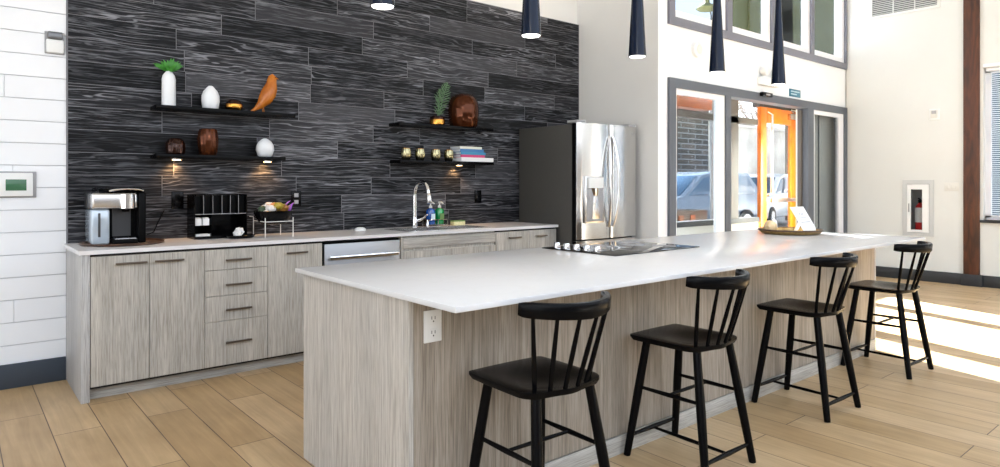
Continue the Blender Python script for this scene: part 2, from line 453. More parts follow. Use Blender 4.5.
# right wall with the window and the extinguisher recess
WYA, WYB, WZA, WZB = .55, 2.50, .865, 2.83
mb = MB()
mb.box(RX, RX + .2, 3.385, DY, 0, CEIL).box(RX, RX + .2, WYB, 3.10, 0, CEIL).box(RX, RX + .2, 3.10, 3.385, 0, .655).box(RX, RX + .2, 3.10, 3.385, 1.335, CEIL)
mb.box(RX, RX + .2, WYA, WYB, 0, WZA).box(RX, RX + .2, WYA, WYB, WZB, CEIL).box(RX, RX + .2, .2, WYA, 0, CEIL).box(RX, RX + .2, -1.7, .2, 0, WZA).box(RX, RX + .2, -1.7, .2, WZB, CEIL).box(RX, RX + .2, -4.0, -1.7, 0, CEIL).box(RX + .19, RX + .2, 3.10, 3.385, .655, 1.335)  # includes an unseen opening beside the added posts, cut for steel reflections
struct('wall_right', mb, 'warm_wall', smooth=False)
mb = MB().box(RX - .016, RX, 2.735, DY, 0, .15, bev=.002).box(RX - .05, RX, 2.50, 2.735, 0, .15, bev=.002).box(RX - .016, RX, -2.5, 2.50, 0, .15, bev=.002)
struct('baseboard_right', mb, 'baseboard_dark')

# timber post on the right wall
tag(B(RX - .036, RX - .001, 2.535, 2.712, .15, CEIL, bev=.004).build('timber_post', 'post', origin=(RX, 2.62, .15)), 'dark reddish timber post standing against the right wall beside the blinds', 'post')
struct('added_post_1', B(RX - .036, RX - .001, .30, .48, .15, CEIL, bev=.004), 'post')  # unseen post, added to streak the refrigerator's reflections
struct('added_post_2', B(RX - .036, RX - .001, -1.95, -1.77, .15, CEIL, bev=.004), 'post')  # second unseen post, added for the same streaks in the steel
# right window
w = struct('window_1', MB().box(RX + .09, RX + .14, WYA, WYA + .06, WZA, WZB).box(RX + .09, RX + .14, WYB - .06, WYB, WZA, WZB).box(RX + .09, RX + .14, WYA, WYB, WZA, WZA + .06).box(RX + .09, RX + .14, WYA, WYB, WZB - .06, WZB).box(RX + .09, RX + .14, 1.5, 1.56, WZA, WZB), 'frame_white')
B(RX + .11, RX + .118, WYA + .06, WYB - .06, WZA + .06, WZB - .06).build('pane', 'glass', w)
B(RX - .05, RX + .09, WYA - .05, WYB + .03, WZA - .035, WZA, bev=.004).build('window_sill', 'baseboard_dark', w)
B(RX - .012, RX, WYA - .05, WYB + .004, WZB, WZB + .05, bev=.003).build('head_trim', 'frame_white', w)
bl = thing('window_blind', 'horizontal slat blind hanging in the window right of the timber post', 'blind', (RX + .05, 1.5, WZA))
mb = MB(); z = WZA + .03
while z < WZB - .05:
    mb.box(RX + .035, RX + .062, WYA + .02, WYB - .02, z, z + .0035); z += .0262
mb.build('slats', 'frame_white', bl, smooth=False)
B(RX + .03, RX + .068, WYA + .02, WYB - .02, WZB - .045, WZB - .002, bev=.003).build('head_rail', 'frame_white', bl)
B(RX + .035, RX + .062, WYA + .02, WYB - .02, WZA + .004, WZA + .022, bev=.003).build('bottom_rail', 'frame_white', bl)

# ------------------------------------------------------------------ entry storefront (interior)
f = MB()
f.box(5.83, 5.945, DY - .03, DY + .12, 0, 2.46).box(5.945, 10.13, DY - .03, DY + .12, 2.36, 2.46)
f.box(6.92, 7.03, DY - .03, DY + .12, 0, 2.36).box(8.97, 9.14, DY - .03, DY + .12, 0, 2.36).box(10.13, 10.222, DY - .03, DY + .12, 0, 2.46)
d1 = struct('door_1', f, 'frame_grey')
def sash(x0, x1, z0, z1, y, st, par, gm='glass', stl=None, mat='frame_white', dp=.05):
    stl = stl or st
    s = MB().box(x0, x0 + stl, y, y + dp, z0, z1).box(x1 - st, x1, y, y + dp, z0, z1).box(x0 + stl, x1 - st, y, y + dp, z0, z0 + st).box(x0 + stl, x1 - st, y, y + dp, z1 - min(st, .06), z1)
    o = s.build('sash', mat, par)
    B(x0 + stl, x1 - st, y + dp * .4, y + dp * .6, z0 + st, z1 - min(st, .06)).build('pane', gm, o)
sash(5.945, 6.92, 0, 2.36, DY - .01, .15, d1, stl=.035)
sash(9.14, 10.13, 0, 2.36, DY - .01, .15, d1, stl=.062)
# sliding leaf edges parked behind the fixed panels
MB().box(7.03, 7.065, DY + .05, DY + .09, 0, 2.34).build('sliding_leaf_edge', 'frame_white', d1)
MB().box(8.92, 8.97, DY + .05, DY + .09, 0, 2.34).build('sliding_leaf_edge', 'mullion_brown', d1)
s = thing('door_sensor', 'small black motion sensor over the entry opening', 'sensor', (7.79, DY - .05, 2.44))
B(7.67, 7.91, DY - .085, DY - .031, 2.415, 2.468, bev=.012).build('housing', 'black_gloss', s)
B(7.74, 7.84, DY - .0865, DY - .0835, 2.428, 2.45).build('lens', 'grey_plastic', s)
s = thing('wall_plaque', 'small blue plaque with pale lettering above the entry frame', 'sign', (8.64, DY, 2.54))
B(8.49, 8.79, DY - .012, DY, 2.49, 2.59, bev=.002).build('panel', 'plaque', s)
mb = MB()
for i, (x0, x1) in enumerate(((8.52, 8.76), (8.52, 8.68))):
    x = x0
    while x < x1: 
        ww = U(.012, .02); mb.box(x, x + ww, DY - .0135, DY - .0115, 2.55 - i * .035, 2.566 - i * .035); x += ww + .008
mb.build('lettering', 'plaque_txt', s)
s = thing('wall_speaker', 'round white wall fixture between the entry and the high window', 'wall fixture', (6.35, DY, 2.78))
MB().tube([(6.35, DY, 2.82), (6.35, DY - .035, 2.82), (6.35, DY - .05, 2.82)], [.085, .085, .06], 28).build('housing', 'white_plastic', s)
MB().tube([(6.35, DY - .05, 2.82), (6.35, DY - .056, 2.82)], [.05, .045], 24).build('grille', 'cream_plastic', s)
s = thing('emergency_light', 'boxy white twin-head emergency light on the white wall behind the rightmost pendant', 'emergency light', (7.85, DY, 2.66))
B(7.68, 8.12, DY - .06, DY, 2.56, 2.66, bev=.008).build('housing', 'white_plastic', s)
for x in (7.76, 8.02):
    MB().tube([(x, DY - .03, 2.66), (x, DY - .03, 2.69)], .015).tube([(x, DY - .02, 2.745), (x, DY - .07, 2.735), (x, DY - .09, 2.73)], [.05, .06, .05], 16).build('lamp_head', 'white_plastic', s)

# high window over the entry
f = MB().box(5.83, 10.222, DY - .03, DY + .12, 3.03, 3.115).box(5.83, 5.93, DY - .03, DY + .12, 3.115, 4.25).box(10.17, 10.222, DY - .03, DY + .12, 3.115, 4.25).box(5.93, 10.17, DY - .03, DY + .12, 4.16, 4.25)
for a, b in ((6.955, 7.06), (7.99, 8.09), (9.075, 9.16)): f.box(a, b, DY - .03, DY + .12, 3.115, 4.16)
w2 = struct('window_2', f, 'frame_lilac')
for a, b in ((5.93, 6.955), (7.06, 7.99), (8.09, 9.075), (9.16, 10.17)): sash(a, b, 3.115, 4.16, DY + .0, .085, w2, 'glass_dark', .04, dp=.07)

# ------------------------------------------------------------------ rear cabinets
def fronts(par, name, x0, x1, z0, z1, mat='laminate'): return B(x0 + .0015, x1 - .0015, CF - .02, CF, z0 + .0015, z1 - .0015, bev=.0012, seg=1).build(name, mat, par)
def pull(par, x0, x1, z):
    mb = MB().box(x0, x1, CF - .054, CF - .041, z - .0065, z + .0065, bev=.002)
    for x in (x0 + .018, x1 - .018): mb.box(x - .004, x + .004, CF - .044, CF - .02, z - .004, z + .004)
    return mb.build('handle', 'bronze', par)
BT = .899   # top of cabinet boxes
def carcass(par, x0, x1): return B(x0 + .001, x1 - .001, CF, WY - .03, .0735, BT).build('body', 'gapdark', par)
c = thing('base_cabinet', 'two-door grey wood base cabinet at the left end under the coffee maker', 'cabinet', (.98, 5.0, 0), 'base cabinets along the dark wall')
carcass(c, .654, 1.314)
B(.606, .652, CF - .022, WY - .014, 0, BT, bev=.001).build('end_panel', 'endpanel', c)
for (a, b, h0, h1) in ((.655, .980, .785, .962), (.980, 1.314, 1.005, 1.18)):
    d = fronts(c, 'door', a, b, .088, .885); pull(d, h0, h1, .835)
c = thing('drawer_cabinet', 'base cabinet with a stack of four drawers right of the two-door unit', 'cabinet', (1.527, 5.0, 0), 'base cabinets along the dark wall')
carcass(c, 1.314, 1.74)
for a, b, h in ((.742, .885, .81), (.565, .742, .641), (.392, .565, .47), (.088, .392, .245)):
    d = fronts(c, 'drawer', 1.314, 1.74, a, b); pull(d, 1.444, 1.62, h)
c = thing('base_cabinet', 'single-door grey wood base cabinet between the drawers and the dishwasher', 'cabinet', (1.95, 5.0, 0), 'base cabinets along the dark wall')
carcass(c, 1.74, 2.155); d = fronts(c, 'door', 1.74, 2.155, .088, .885); pull(d, 1.871, 2.031, .829)
c = thing('sink_cabinet', 'sink base cabinet with a blank grey front over darker doors', 'cabinet', (3.36, 5.0, 0), 'base cabinets along the dark wall')
MB().box(2.845, 2.862, CF - .018, WY - .03, .10, BT).box(3.845, 3.855, CF, WY - .03, .10, BT).box(2.862, 3.845, CF, WY - .03, .10, .12).box(2.862, 3.845, CF, CF + .015, .12, BT).build('body', 'laminate', c)
fronts(c, 'false_front', 2.864, 3.855, .795, .885, 'laminate_h')
for a, b in ((2.864, 3.36), (3.36, 3.855)): fronts(c, 'door', a, b, .088, .772)
c = thing('base_cabinet', 'narrow two-door grey wood base cabinet beside the refrigerator', 'cabinet', (4.25, 5.0, 0), 'base cabinets along the dark wall')
carcass(c, 3.856, 4.64)
for a, b, h0, h1 in ((3.857, 4.272, 4.0, 4.15), (4.272, 4.638, 4.34, 4.485)):
    d = fronts(c, 'door', a, b, .088, .885); pull(d, h0, h1, .828)
tag(B(.653, 4.64, 4.735, 4.755, 0, .072).build('cabinet_plinth', 'laminate_h', origin=(2.65, 4.725, 0)), 'long recessed grey wood plinth under the base cabinets', 'plinth')
# dishwasher
c = thing('dishwasher', 'stainless dishwasher with bar handle built into the cabinets left of the sink', 'dishwasher', (2.5, 5.0, 0))
B(2.165, 2.838, CF + .005, WY - .05, .10, .885).build('body', 'black_matte', c)
B(2.172, 2.832, CF - .022, CF + .003, .10, .872, bev=.004).build('door', 'steel_mid', c)
MB().box(2.20, 2.80, CF - .066, CF - .044, .755, .783, bev=.008).box(2.205, 2.225, CF - .05, CF - .022, .768, .784).box(2.775, 2.795, CF - .05, CF - .022, .768, .784).build('handle', 'chrome', c)
# countertop with sink cut-out
SX0, SX1, SY0, SY1 = 2.99, 3.83, 4.765, 5.12
mb = MB().box(.594, SX0, CF - .035, WY - .014, BT + .001, CT).box(SX1, 4.652, CF - .035, WY - .014, BT + .001, CT).box(SX0, SX1, CF - .035, SY0, BT + .001, CT).box(SX0, SX1, SY1, WY - .014, BT + .001, CT)
bmesh.ops.remove_doubles(mb.bm, verts=mb.bm.verts, dist=1e-5)
tag(mb.build('countertop', 'quartz_rear_lifted', origin=(2.6, 5.0, BT), smooth=False), 'long white quartz countertop on the base cabinets against the dark wall', 'countertop')
s = thing('kitchen_sink', 'double stainless drop-in sink in the rear countertop', 'sink', (3.46, 4.93, CT))
mb = MB().box(SX0 - .025, SX1 + .025, SY1 - .01, SY1 + .035, CT, CT + .005).box(SX0 - .025, SX1 + .025, SY0 - .025, SY0 + .01, CT, CT + .005).box(SX0 - .025, SX0 + .01, SY0 + .01, SY1 - .01, CT, CT + .005).box(SX1 - .01, SX1 + .025, SY0 + .01, SY1 - .01, CT, CT + .005).box(3.395, 3.425, SY0 + .01, SY1 - .01, CT - .004, CT + .005)
mb.build('rim', 'steel', s)
for a, b in ((SX0 + .01, 3.395), (3.425, SX1 - .01)):
    y0, y1, zb = SY0 + .01, SY1 - .01, CT - .15
    MB().box(a - .002, a, y0, y1, zb, CT).box(b, b + .002, y0, y1, zb, CT).box(a, b, y0 - .002, y0, zb, CT).box(a, b, y1, y1 + .002, zb, CT).box(a, b, y0, y1, zb - .002, zb).tube([((a + b) / 2, (y0 + y1) / 2, zb), ((a + b) / 2, (y0 + y1) / 2, zb + .004)], .04).build('basin', 'steel', s)
# faucet
s = thing('faucet', 'tall chrome gooseneck faucet behind the sink', 'faucet', (3.31, 5.19, CT))
fz = CT + .001
MB().lathe((3.31, 5.19, fz), [(.034, 0), (.034, .012), (.026, .02), (.024, .09), (.02, .10)]).build('base', 'chrome', s)
arc = [(3.31, 5.19, fz + .09), (3.31, 5.19, 1.22)]
for k in range(1, 13):
    a = math.pi * k / 12; arc.append((3.31, 5.19 - .115 + .115 * math.cos(a), 1.235 + .115 * math.sin(a)))
arc.append((3.31, 4.958, 1.225))
MB().tube(arc, [.024, .0205] + [.0185] * 13, 14).build('spout', 'chrome', s)
MB().tube([(3.31, 4.961, 1.245), (3.31, 4.955, 1.22), (3.31, 4.945, 1.165), (3.31, 4.943, 1.155)], [.020, .026, .027, .022], 14).build('spray_head', 'steel', s)
MB().tube([(3.33, 5.19, fz + .065), (3.36, 5.18, fz + .068), (3.375, 5.15, fz + .085), (3.385, 5.09, fz + .12)], [.016, .016, .010, .007], 10).build('lever', 'chrome', s)
tag(MB().lathe((3.46, 5.20, fz), [(.017, 0), (.017, .05), (.012, .058), (.012, .065)]).tube([(3.46, 5.2, fz + .06), (3.46, 5.13, fz + .07)], .006).build('soap_spout', 'chrome', origin=(3.46, 5.2, fz)), 'short chrome soap spout at the foot of the gooseneck faucet', 'soap dispenser')
# soap caddy
s = thing('wire_caddy', 'chrome wire caddy holding the two soap bottles', 'caddy', (3.585, 5.225, CT + .006))
zc = CT + .006
def loop(x0, x1, y0, y1, z): return [(x0, y0, z), (x1, y0, z), (x1, y1, z), (x0, y1, z)]
mb = MB()
for z in (zc + .012, zc + .06): mb.tube(loop(3.46, 3.675, 5.18, 5.28, z), .0035, 6, closed=True)
for x, y in ((3.46, 5.18), (3.675, 5.18), (3.675, 5.28), (3.46, 5.28), (3.567, 5.18), (3.567, 5.28)): mb.tube([(x, y, zc - .004), (x, y, zc + .06)], .0035, 6)
for y in (5.2, 5.23, 5.26): mb.tube([(3.46, y, zc + .012), (3.675, y, zc + .012)], .003, 6)
mb.build('wire_frame', 'chrome', s)
def bottle(x, mat, lab):
    s = thing('soap_bottle', lab, 'bottle', (x, 5.23, zc + .016), 'soap bottles by the sink')
    zb = zc + .016
    MB().lathe((x, 5.23, zb), [(.040, 0), (.044, .006), (.044, .125), (.038, .142), (.016, .152), (.014, .155)], 24).build('body', mat, s)
    MB().lathe((x, 5.23, zb + .155), [(.016, 0), (.016, .02), (.006, .024), (.006, .05)], 16).tube([(x, 5.24, zb + .205), (x, 5.20, zb + .207), (x, 5.17, zb + .198)], [.01, .009, .006], 8).build('pump', 'white_plastic', s)
    B(x - .022, x + .022, 5.1845, 5.1865, zb + .04, zb + .10).build('paper_label', 'plaque_txt' if mat == 'blue_soap' else 'sponge_green', s)
bottle(3.515, 'blue_soap', 'blue soap bottle with white pump in the wire caddy')
bottle(3.618, 'green_soap', 'green soap bottle with white pump in the wire caddy')
s = thing('sponge', 'yellow sponge with green scourer lying right of the soap caddy', 'sponge', (3.83, 5.22, CT))
B(3.765, 3.90, 5.19, 5.26, CT + .0005, CT + .038, bev=.006).build('foam', 'sponge', s)
B(3.765, 3.90, 5.19, 5.26, CT + .038, CT + .047, bev=.003).build('scourer', 'sponge_green', s)
tag(MB().lathe((2.74, 5.17, CT + .0005), [(.05, 0), (.052, .006), (.045, .018), (.025, .026), (0, .028)], 24).build('round_dish', 'ceramic', origin=(2.74, 5.17, CT)), 'small white round dish on the rear countertop left of the sink', 'dish')

# ------------------------------------------------------------------ coffee corner
s = thing('round_tray', 'dark round wooden tray under the coffee maker', 'tray', (.90, 5.06, CT))
MB().lathe((.90, 5.06, CT + .0005), [(.235, 0), (.25, .004), (.254, .014), (.25, .018), (.243, .014), (.238, .007), (0, .0065)], 48).build('plate', 'tray_wood', s)
TZ = CT + .0085
s = thing('coffee_maker', 'black and silver single-serve coffee maker on the dark round tray', 'coffee maker', (.87, 5.06, TZ))
def rbox(x0, x1, y0, y1, z0, z1, b): return B(x0, x1, y0, y1, z0, z1, bev=b, seg=3)
rbox(.815, 1.02, 5.06, 5.24, TZ, 1.275, .015).build('rear_housing', 'black_matte', s)
rbox(.972, 1.02, 4.95, 5.07, TZ, 1.275, .012).build('side_housing', 'black_matte', s)
rbox(.700, .968, 4.94, 5.055, 1.165, 1.272, .018).build('brew_head', 'steel', s)
MB().tube([(.905, 4.955, 1.168), (.905, 4.955, 1.262)], .048, 24).build('brew_ring', 'chrome', s)
MB().prism([(4.945, 1.274), (4.985, 1.296), (5.10, 1.308), (5.22, 1.300), (5.235, 1.278), (5.0, 1.274)], 'x', .74, 1.01, .004).build('lid', 'black_gloss', s)
MB().tube([(.80, 4.942, 1.284), (.83, 4.925, 1.292), (.90, 4.918, 1.297), (.97, 4.925, 1.292), (1.0, 4.942, 1.284)], .006, 8).build('lid_handle', 'chrome', s)
rbox(.822, .968, 4.93, 5.055, TZ, TZ + .03, .006).build('drip_tray', 'black_matte', s)
B(.835, .96, 4.94, 5.05, TZ + .03, TZ + .036, bev=.001).build('drip_grate', 'steel', s)
B(.835, .945, 5.052, 5.059, TZ + .045, 1.16).build('back_panel', 'dark_grey', s)
MB().tube([(.905, 5.0, 1.166), (.905, 5.0, 1.145)], [.03, .022], 16).build('nozzle', 'black_matte', s)
rbox(.702, .806, 4.955, 5.22, TZ, 1.163, .014).build('water_tank', 'tank', s)
rbox(.700, .8145, 5.057, 5.22, 1.1645, 1.27, .01).build('tank_lid', 'steel_dark', s)
B(.738, .752, 4.9495, 4.9545, TZ + .05, 1.14, bev=.002).build('tank_handle', 'dark_grey', s)
MB().tube([(1.0, 5.22, TZ + .06), (1.06, 5.24, TZ + .02), (1.13, 5.25, TZ + .05), (1.16, 5.26, TZ + .12), (1.21, 5.30, TZ + .20)], .0045, 8).build('power_cord', 'black_matte', s)
# pod organizer
ox0, ox1, oy0, oy1 = 1.36, 1.738, 5.08, 5.27
s = thing('condiment_organizer', 'black countertop organizer with dividers right of the coffee maker', 'organizer', (1.525, 5.17, CT))
z0 = CT + .001; zt = 1.252
mb = MB().box(ox0, ox1, oy1 - .006, oy1, z0, zt).box(ox0, ox0 + .006, oy0, oy1 - .006, z0, zt).box(ox1 - .006, ox1, oy0, oy1 - .006, z0, zt).box(ox0 + .006, ox1 - .006, oy0, oy1 - .006, z0, z0 + .006).box(ox0 + .006, ox1 - .006, oy0 + .01, oy1 - .006, 1.105, 1.111).box(ox0 + .006, ox1 - .006, oy0, oy0 + .004, z0 + .006, z0 + .02)
mb.build('frame', 'black_gloss', s)
mb = MB()
for x in (1.425, 1.49, 1.555, 1.615, 1.675): mb.box(x - .0012, x + .0012, oy0 + .004, oy0 + .007, 1.111, zt - .004)
mb.box(ox0 + .006, ox1 - .006, oy0 + .003, oy0 + .006, 1.106, 1.110)
mk = MB()
for x in (1.425, 1.49, 1.555, 1.615, 1.675): mk.box(x - .003, x + .003, oy0 + .0075, oy1 - .006, 1.1115, zt - .004)
mk.box(ox0 + .006, ox1 - .006, oy0 + .05, oy0 + .056, 1.1115, zt - .01)
mk.build('pod_slots', 'black_matte', s)
mb.build('dividers', 'grey_plastic', s)
B(ox0 + .006, 1.48, oy0 + .02, oy1 - .006, 1.02, 1.025).build('shelf', 'black_gloss', s)
B(1.48, 1.485, oy0 + .01, oy1 - .006, z0 + .006, 1.105).build('divider', 'black_gloss', s)
for x, l in ((1.392, 'white sugar packet box in the organizer, left of the pair'), (1.446, 'white sugar packet box in the organizer, right of the pair')):
    b = thing('packet_box', l, 'box', (x, 5.13, 1.026), 'white boxes in the organizer')
    B(x - .022, x + .022, 5.095, 5.16, 1.0255, 1.075, bev=.002).build('carton', 'paper', b)
    MB().box(x - .018, x + .018, 5.10, 5.155, 1.075, 1.083, bev=.002).build('packets', 'snack_white', b)
mb = MB()
for i in range(6): mb.box(1.373, 1.47, 5.085, 5.16, z0 + .0065 + i * .005, z0 + .0105 + i * .005)
tag(mb.build('napkin_stack', 'paper', origin=(1.39, 5.12, z0)), 'small stack of white napkins on the organizer floor', 'napkins')
s = thing('black_dish', 'shallow black dish at the right foot of the organizer', 'dish', (1.66, 5.03, CT))
MB().lathe((1.665, 5.0, CT + .0005), [(.06, 0), (.09, .004), (.105, .022), (.10, .024), (.086, .008), (0, .006)], 32, sy=.7).build('bowl', 'black_gloss', s)
mb = MB()
for i in range(9): mb.obox(Vector((1.655 + U(-.035, .04), 5.0 + U(-.025, .025), CT + .03 + U(.0, .045))), (.045, .008, .035), Matrix.Rotation(U(0, 3), 3, 'Z') @ Matrix.Rotation(U(-.8, .8), 3, 'X'), .002)
tag(mb.build('tea_bags', 'paper', origin=(1.655, 5.0, CT + .01)), 'heap of white wrapped sachets in the shallow black dish', 'sachets')['kind'] = 'stuff'
# snack basket
bx0, bx1, by0, by1 = 1.81, 2.025, 4.90, 5.15
s = thing('wire_basket_stand', 'dark snack bowl on thin white wire legs', 'basket', (1.917, 5.025, CT))
for x, y in ((bx0, by0), (bx1, by0), (bx0, by1), (bx1, by1)):
    MB().tube([(x, y, CT + .0005), (x, y, 1.075)], .0035, 8).build('leg', 'wire', s)
MB().tube(loop(bx0, bx1, by0, by1, 1.045), .003, 6, closed=True).tube([(bx0, by1, 1.075), (bx0 - .03, by1, 1.08)], .003, 6).build('ring', 'wire', s)
MB().lathe((1.917, 5.025, 1.048), [(.06, -.03), (.10, -.022), (.138, .04), (.146, .075), (.141, .077), (.131, .045), (.09, -.012), (0, -.02)], 36).build('bowl', 'black_gloss', s)
snacks = [(-.09, -.03, 'snack_green', 'dark green wrapped snack at the left of the snack bowl'), (-.045, -.07, 'snack_white', 'white wrapped snack at the front of the snack bowl'), (-.05, .03, 'snack_white', 'white wrapped snack at the back left of the snack bowl'), (.015, -.065, 'snack_yellow', 'gold wrapped snack at the front of the snack bowl'), (.01, .0, 'snack_orange', 'orange wrapped snack in the middle of the snack bowl'), (.06, -.05, 'snack_brown', 'brown wrapped snack at the front right of the snack bowl'), (.085, .01, 'snack_yellow', 'gold wrapped snack at the right of the snack bowl'), (.0, .07, 'snack_white', 'white wrapped snack at the back of the snack bowl')]
for i, (dx, dy, mt, lb) in enumerate(snacks):
    p = Vector((1.917 + dx, 5.025 + dy, 1.132 + (.030 if abs(dx) < .03 else .012 if abs(dx) < .07 else .004)))
    rm = Matrix.Rotation(U(-.6, .6), 3, 'Z') @ Matrix.Rotation(U(-.4, .4), 3, 'Y')
    mb = MB().ball(p, .036, 2, (1.1, .85, .75), .16)
    for sg in (-1, 1): mb.obox(p + rm @ Vector((sg * .045, 0, 0)), (.022, .036, .003), rm, .001)
    tag(mb.build('wrapped_snack', mt, origin=p), lb, 'snack', 'snacks in the bowl')
mb = MB().prism([(1.975, 1.125), (2.06, 1.118), (2.075, 1.165), (2.09, 1.185), (2.03, 1.15)], 'y', 5.03, 5.045, .003).prism([(1.975, 1.122), (1.995, 1.13), (2.07, 1.20), (2.045, 1.19)], 'y', 5.05, 5.06, .003)
tag(mb.build('chip_bag', 'snack_purple', origin=(2.03, 5.04, 1.12)), 'crinkled purple snack wrapper sticking up at the right of the bowl', 'snack', 'snacks in the bowl')
# outlets on the dark wall
def outlet(x, z, lab, mat='black_gloss'):
    s = thing('power_outlet', lab, 'outlet', (x, WY - .012, z), 'black outlets on the dark plank wall')
    B(x - .042, x + .042, WY - .022, WY - .013, z - .064, z + .064, bev=.003).build('cover_plate', mat, s)
    for dz in (-.028, .028):
        r = B(x - .018, x + .018, WY - .0235, WY - .0215, z + dz - .016, z + dz + .016, bev=.001).build('receptacle', 'grey_plastic' if lab.startswith('black outlet behind') else 'black_matte', s)
outlet(1.304, 1.21, 'black wall outlet left of the condiment organizer')
outlet(2.222, 1.208, 'black outlet behind the snack bowl with a grey socket')
outlet(4.153, 1.202, 'black wall outlet between the sponge and the refrigerator')

# ------------------------------------------------------------------ floating shelves
SD = 5.13
def shelf(x0, x1, z, lab):
    s = tag(B(x0, x1, SD, WY - .013, z - .028, z, bev=.002).build('floating_shelf', 'black_satin', origin=((x0 + x1) / 2, WY - .013, z)), lab, 'shelf', 'black floating shelves on the dark wall')
shelf(1.12, 2.14, 1.895, 'left upper black floating shelf holding the wooden bird')
shelf(1.12, 2.06, 1.545, 'left lower black floating shelf over the coffee maker')
shelf(3.11, 4.21, 1.890, 'right upper black floating shelf holding the large amber jar')
shelf(3.12, 4.215, 1.550, 'right lower black floating shelf holding cups and books')
def puck(x, z, lab):
    s = thing('puck_light', lab, 'light', (x, 5.22, z), 'puck lights under the shelves')
    MB().lathe((x, 5.22, z - .0105), [(.036, 0), (.04, .003), (.04, .010)], 24).build('housing', 'steel', s)
    MB().lathe((x, 5.22, z - .0125), [(.030, 0), (.030, .002)], 24).build('lens', 'puck', s)
    l = bpy.data.lights.new('puck_lamp', 'SPOT'); l.energy = 8.0; l.color = (1, .55, .22); l.spot_size = math.radians(120); l.spot_blend = .7; l.shadow_soft_size = .03
    o = bpy.data.objects.new('puck_lamp', l); COL.objects.link(o); o.parent = s; o.location = (0, .062, -.016)
puck(1.275, 1.517, 'lit warm puck light under the lower left shelf, below the smoked jar')
puck(1.945, 1.517, 'lit warm puck light under the lower left shelf, below the white egg vase')
puck(3.845, 1.522, 'lit warm puck light under the shelf with books')
# decor, left upper
UZ = 1.8955; LZ = 1.5455; YS = 5.22
s = thing('tall_vase', 'tall white ceramic bottle vase with a green plant', 'vase', (1.222, YS, UZ))
MB().lathe((1.222, YS, UZ), [(.045, 0), (.047, .005), (.046, .17), (.047, .195), (.040, .225), (.022, .25), (.012, .262), (.010, .258), (0, .255)], 32).build('body', 'ceramic', s)
mb = MB(); zb = UZ + .25
for k in range(75):
    a = U(0, 2 * math.pi); e = U(.35, 1.4); L = U(.06, .115)
    t = Vector((1.222 + math.cos(a) * math.cos(e) * L * 1.05, YS + math.sin(a) * math.cos(e) * L * .8, zb + .01 + math.sin(e) * L * .85))
    mb.leaf((1.222 + U(-.006, .006), YS + U(-.006, .006), zb), t, .024, (0, -1, .3), .012)
mb.build('foliage', 'leaf', s)
s = tag(MB().lathe((1.512, YS, UZ), [(.050, 0), (.056, .01), (.065, .06), (.063, .10), (.050, .135), (.028, .162), (.014, .176), (.010, .172), (0, .168)], 32).build('bud_vase', 'ceramic', origin=(1.512, YS, UZ)), 'white pointed bud vase in the middle of the upper left shelf', 'vase')
s = thing('votive_holder', 'low amber glass votive between the white bud vase and bird', 'candle holder', (1.685, YS, UZ))
MB().lathe((1.685, YS, UZ), [(.045, 0), (.060, .012), (.066, .032), (.062, .05)], 32).build('bowl', 'gold', s)
MB().lathe((1.685, YS, UZ + .0505), [(.062, 0), (.055, .02), (.036, .036), (0, .043)], 32).build('dome', 'amber_dark', s)
# bird
s = thing('wooden_bird', 'orange wooden bird figurine at the right of the upper left shelf', 'figurine', (1.93, YS, UZ))
pth = [(1.815, UZ + .004), (1.85, UZ + .028), (1.89, UZ + .062), (1.925, UZ + .108), (1.955, UZ + .16), (1.972, UZ + .205), (1.978, UZ + .24), (1.982, UZ + .272), (1.984, UZ + .30), (1.985, UZ + .318)]
MB().tube([(x, YS, z) for x, z in pth], [.007, .015, .031, .053, .060, .052, .041, .037, .028, .004], 24, sy=.9).build('body', 'bird', s)
MB().tube([(2.006, YS, UZ + .29), (2.036, YS, UZ + .280)], [.010, .0015], 10).build('beak', 'bird', s)
MB().ball((2.0, YS - .022, UZ + .288), .005, 2).build('eye', 'black_gloss', s)
MB().tube([(1.905, YS - .012, UZ + .07), (1.915, YS - .014, UZ)], .0035, 8).tube([(1.905, YS + .012, UZ + .07), (1.915, YS + .014, UZ)], .0035, 8).build('feet', 'bird', s)
# left lower
def vessel(name, x, prof, mat, lab, cat, nf=14, z=LZ, inner=None):
    s = thing(name, lab, cat, (x, YS, z))
    MB().lathe((x, YS, z), prof, 96, flute=.03, nf=12).build('body', mat, s)
    return s
vessel('smoked_jar', 1.268, [(.050, 0), (.062, .01), (.066, .045), (.064, .08), (.052, .105), (.040, .118), (.037, .116), (.0, .10)], 'amber_dark', 'squat smoked amber jar at the left of the lower left shelf', 'jar')
vessel('amber_hurricane', 1.494, [(.052, 0), (.062, .02), (.072, .08), (.073, .13), (.066, .175), (.060, .198), (.057, .196), (.0, .15)], 'amber', 'tall ribbed amber glass jar in the middle of the lower left shelf', 'jar')
tag(MB().lathe((1.926, YS, LZ), [(.040, 0), (.055, .012), (.070, .055), (.066, .09), (.048, .122), (.022, .142), (.010, .148), (0, .146)], 32).build('egg_vase', 'ceramic', origin=(1.926, YS, LZ)), 'white egg-shaped vase at the right of the lower left shelf', 'vase')
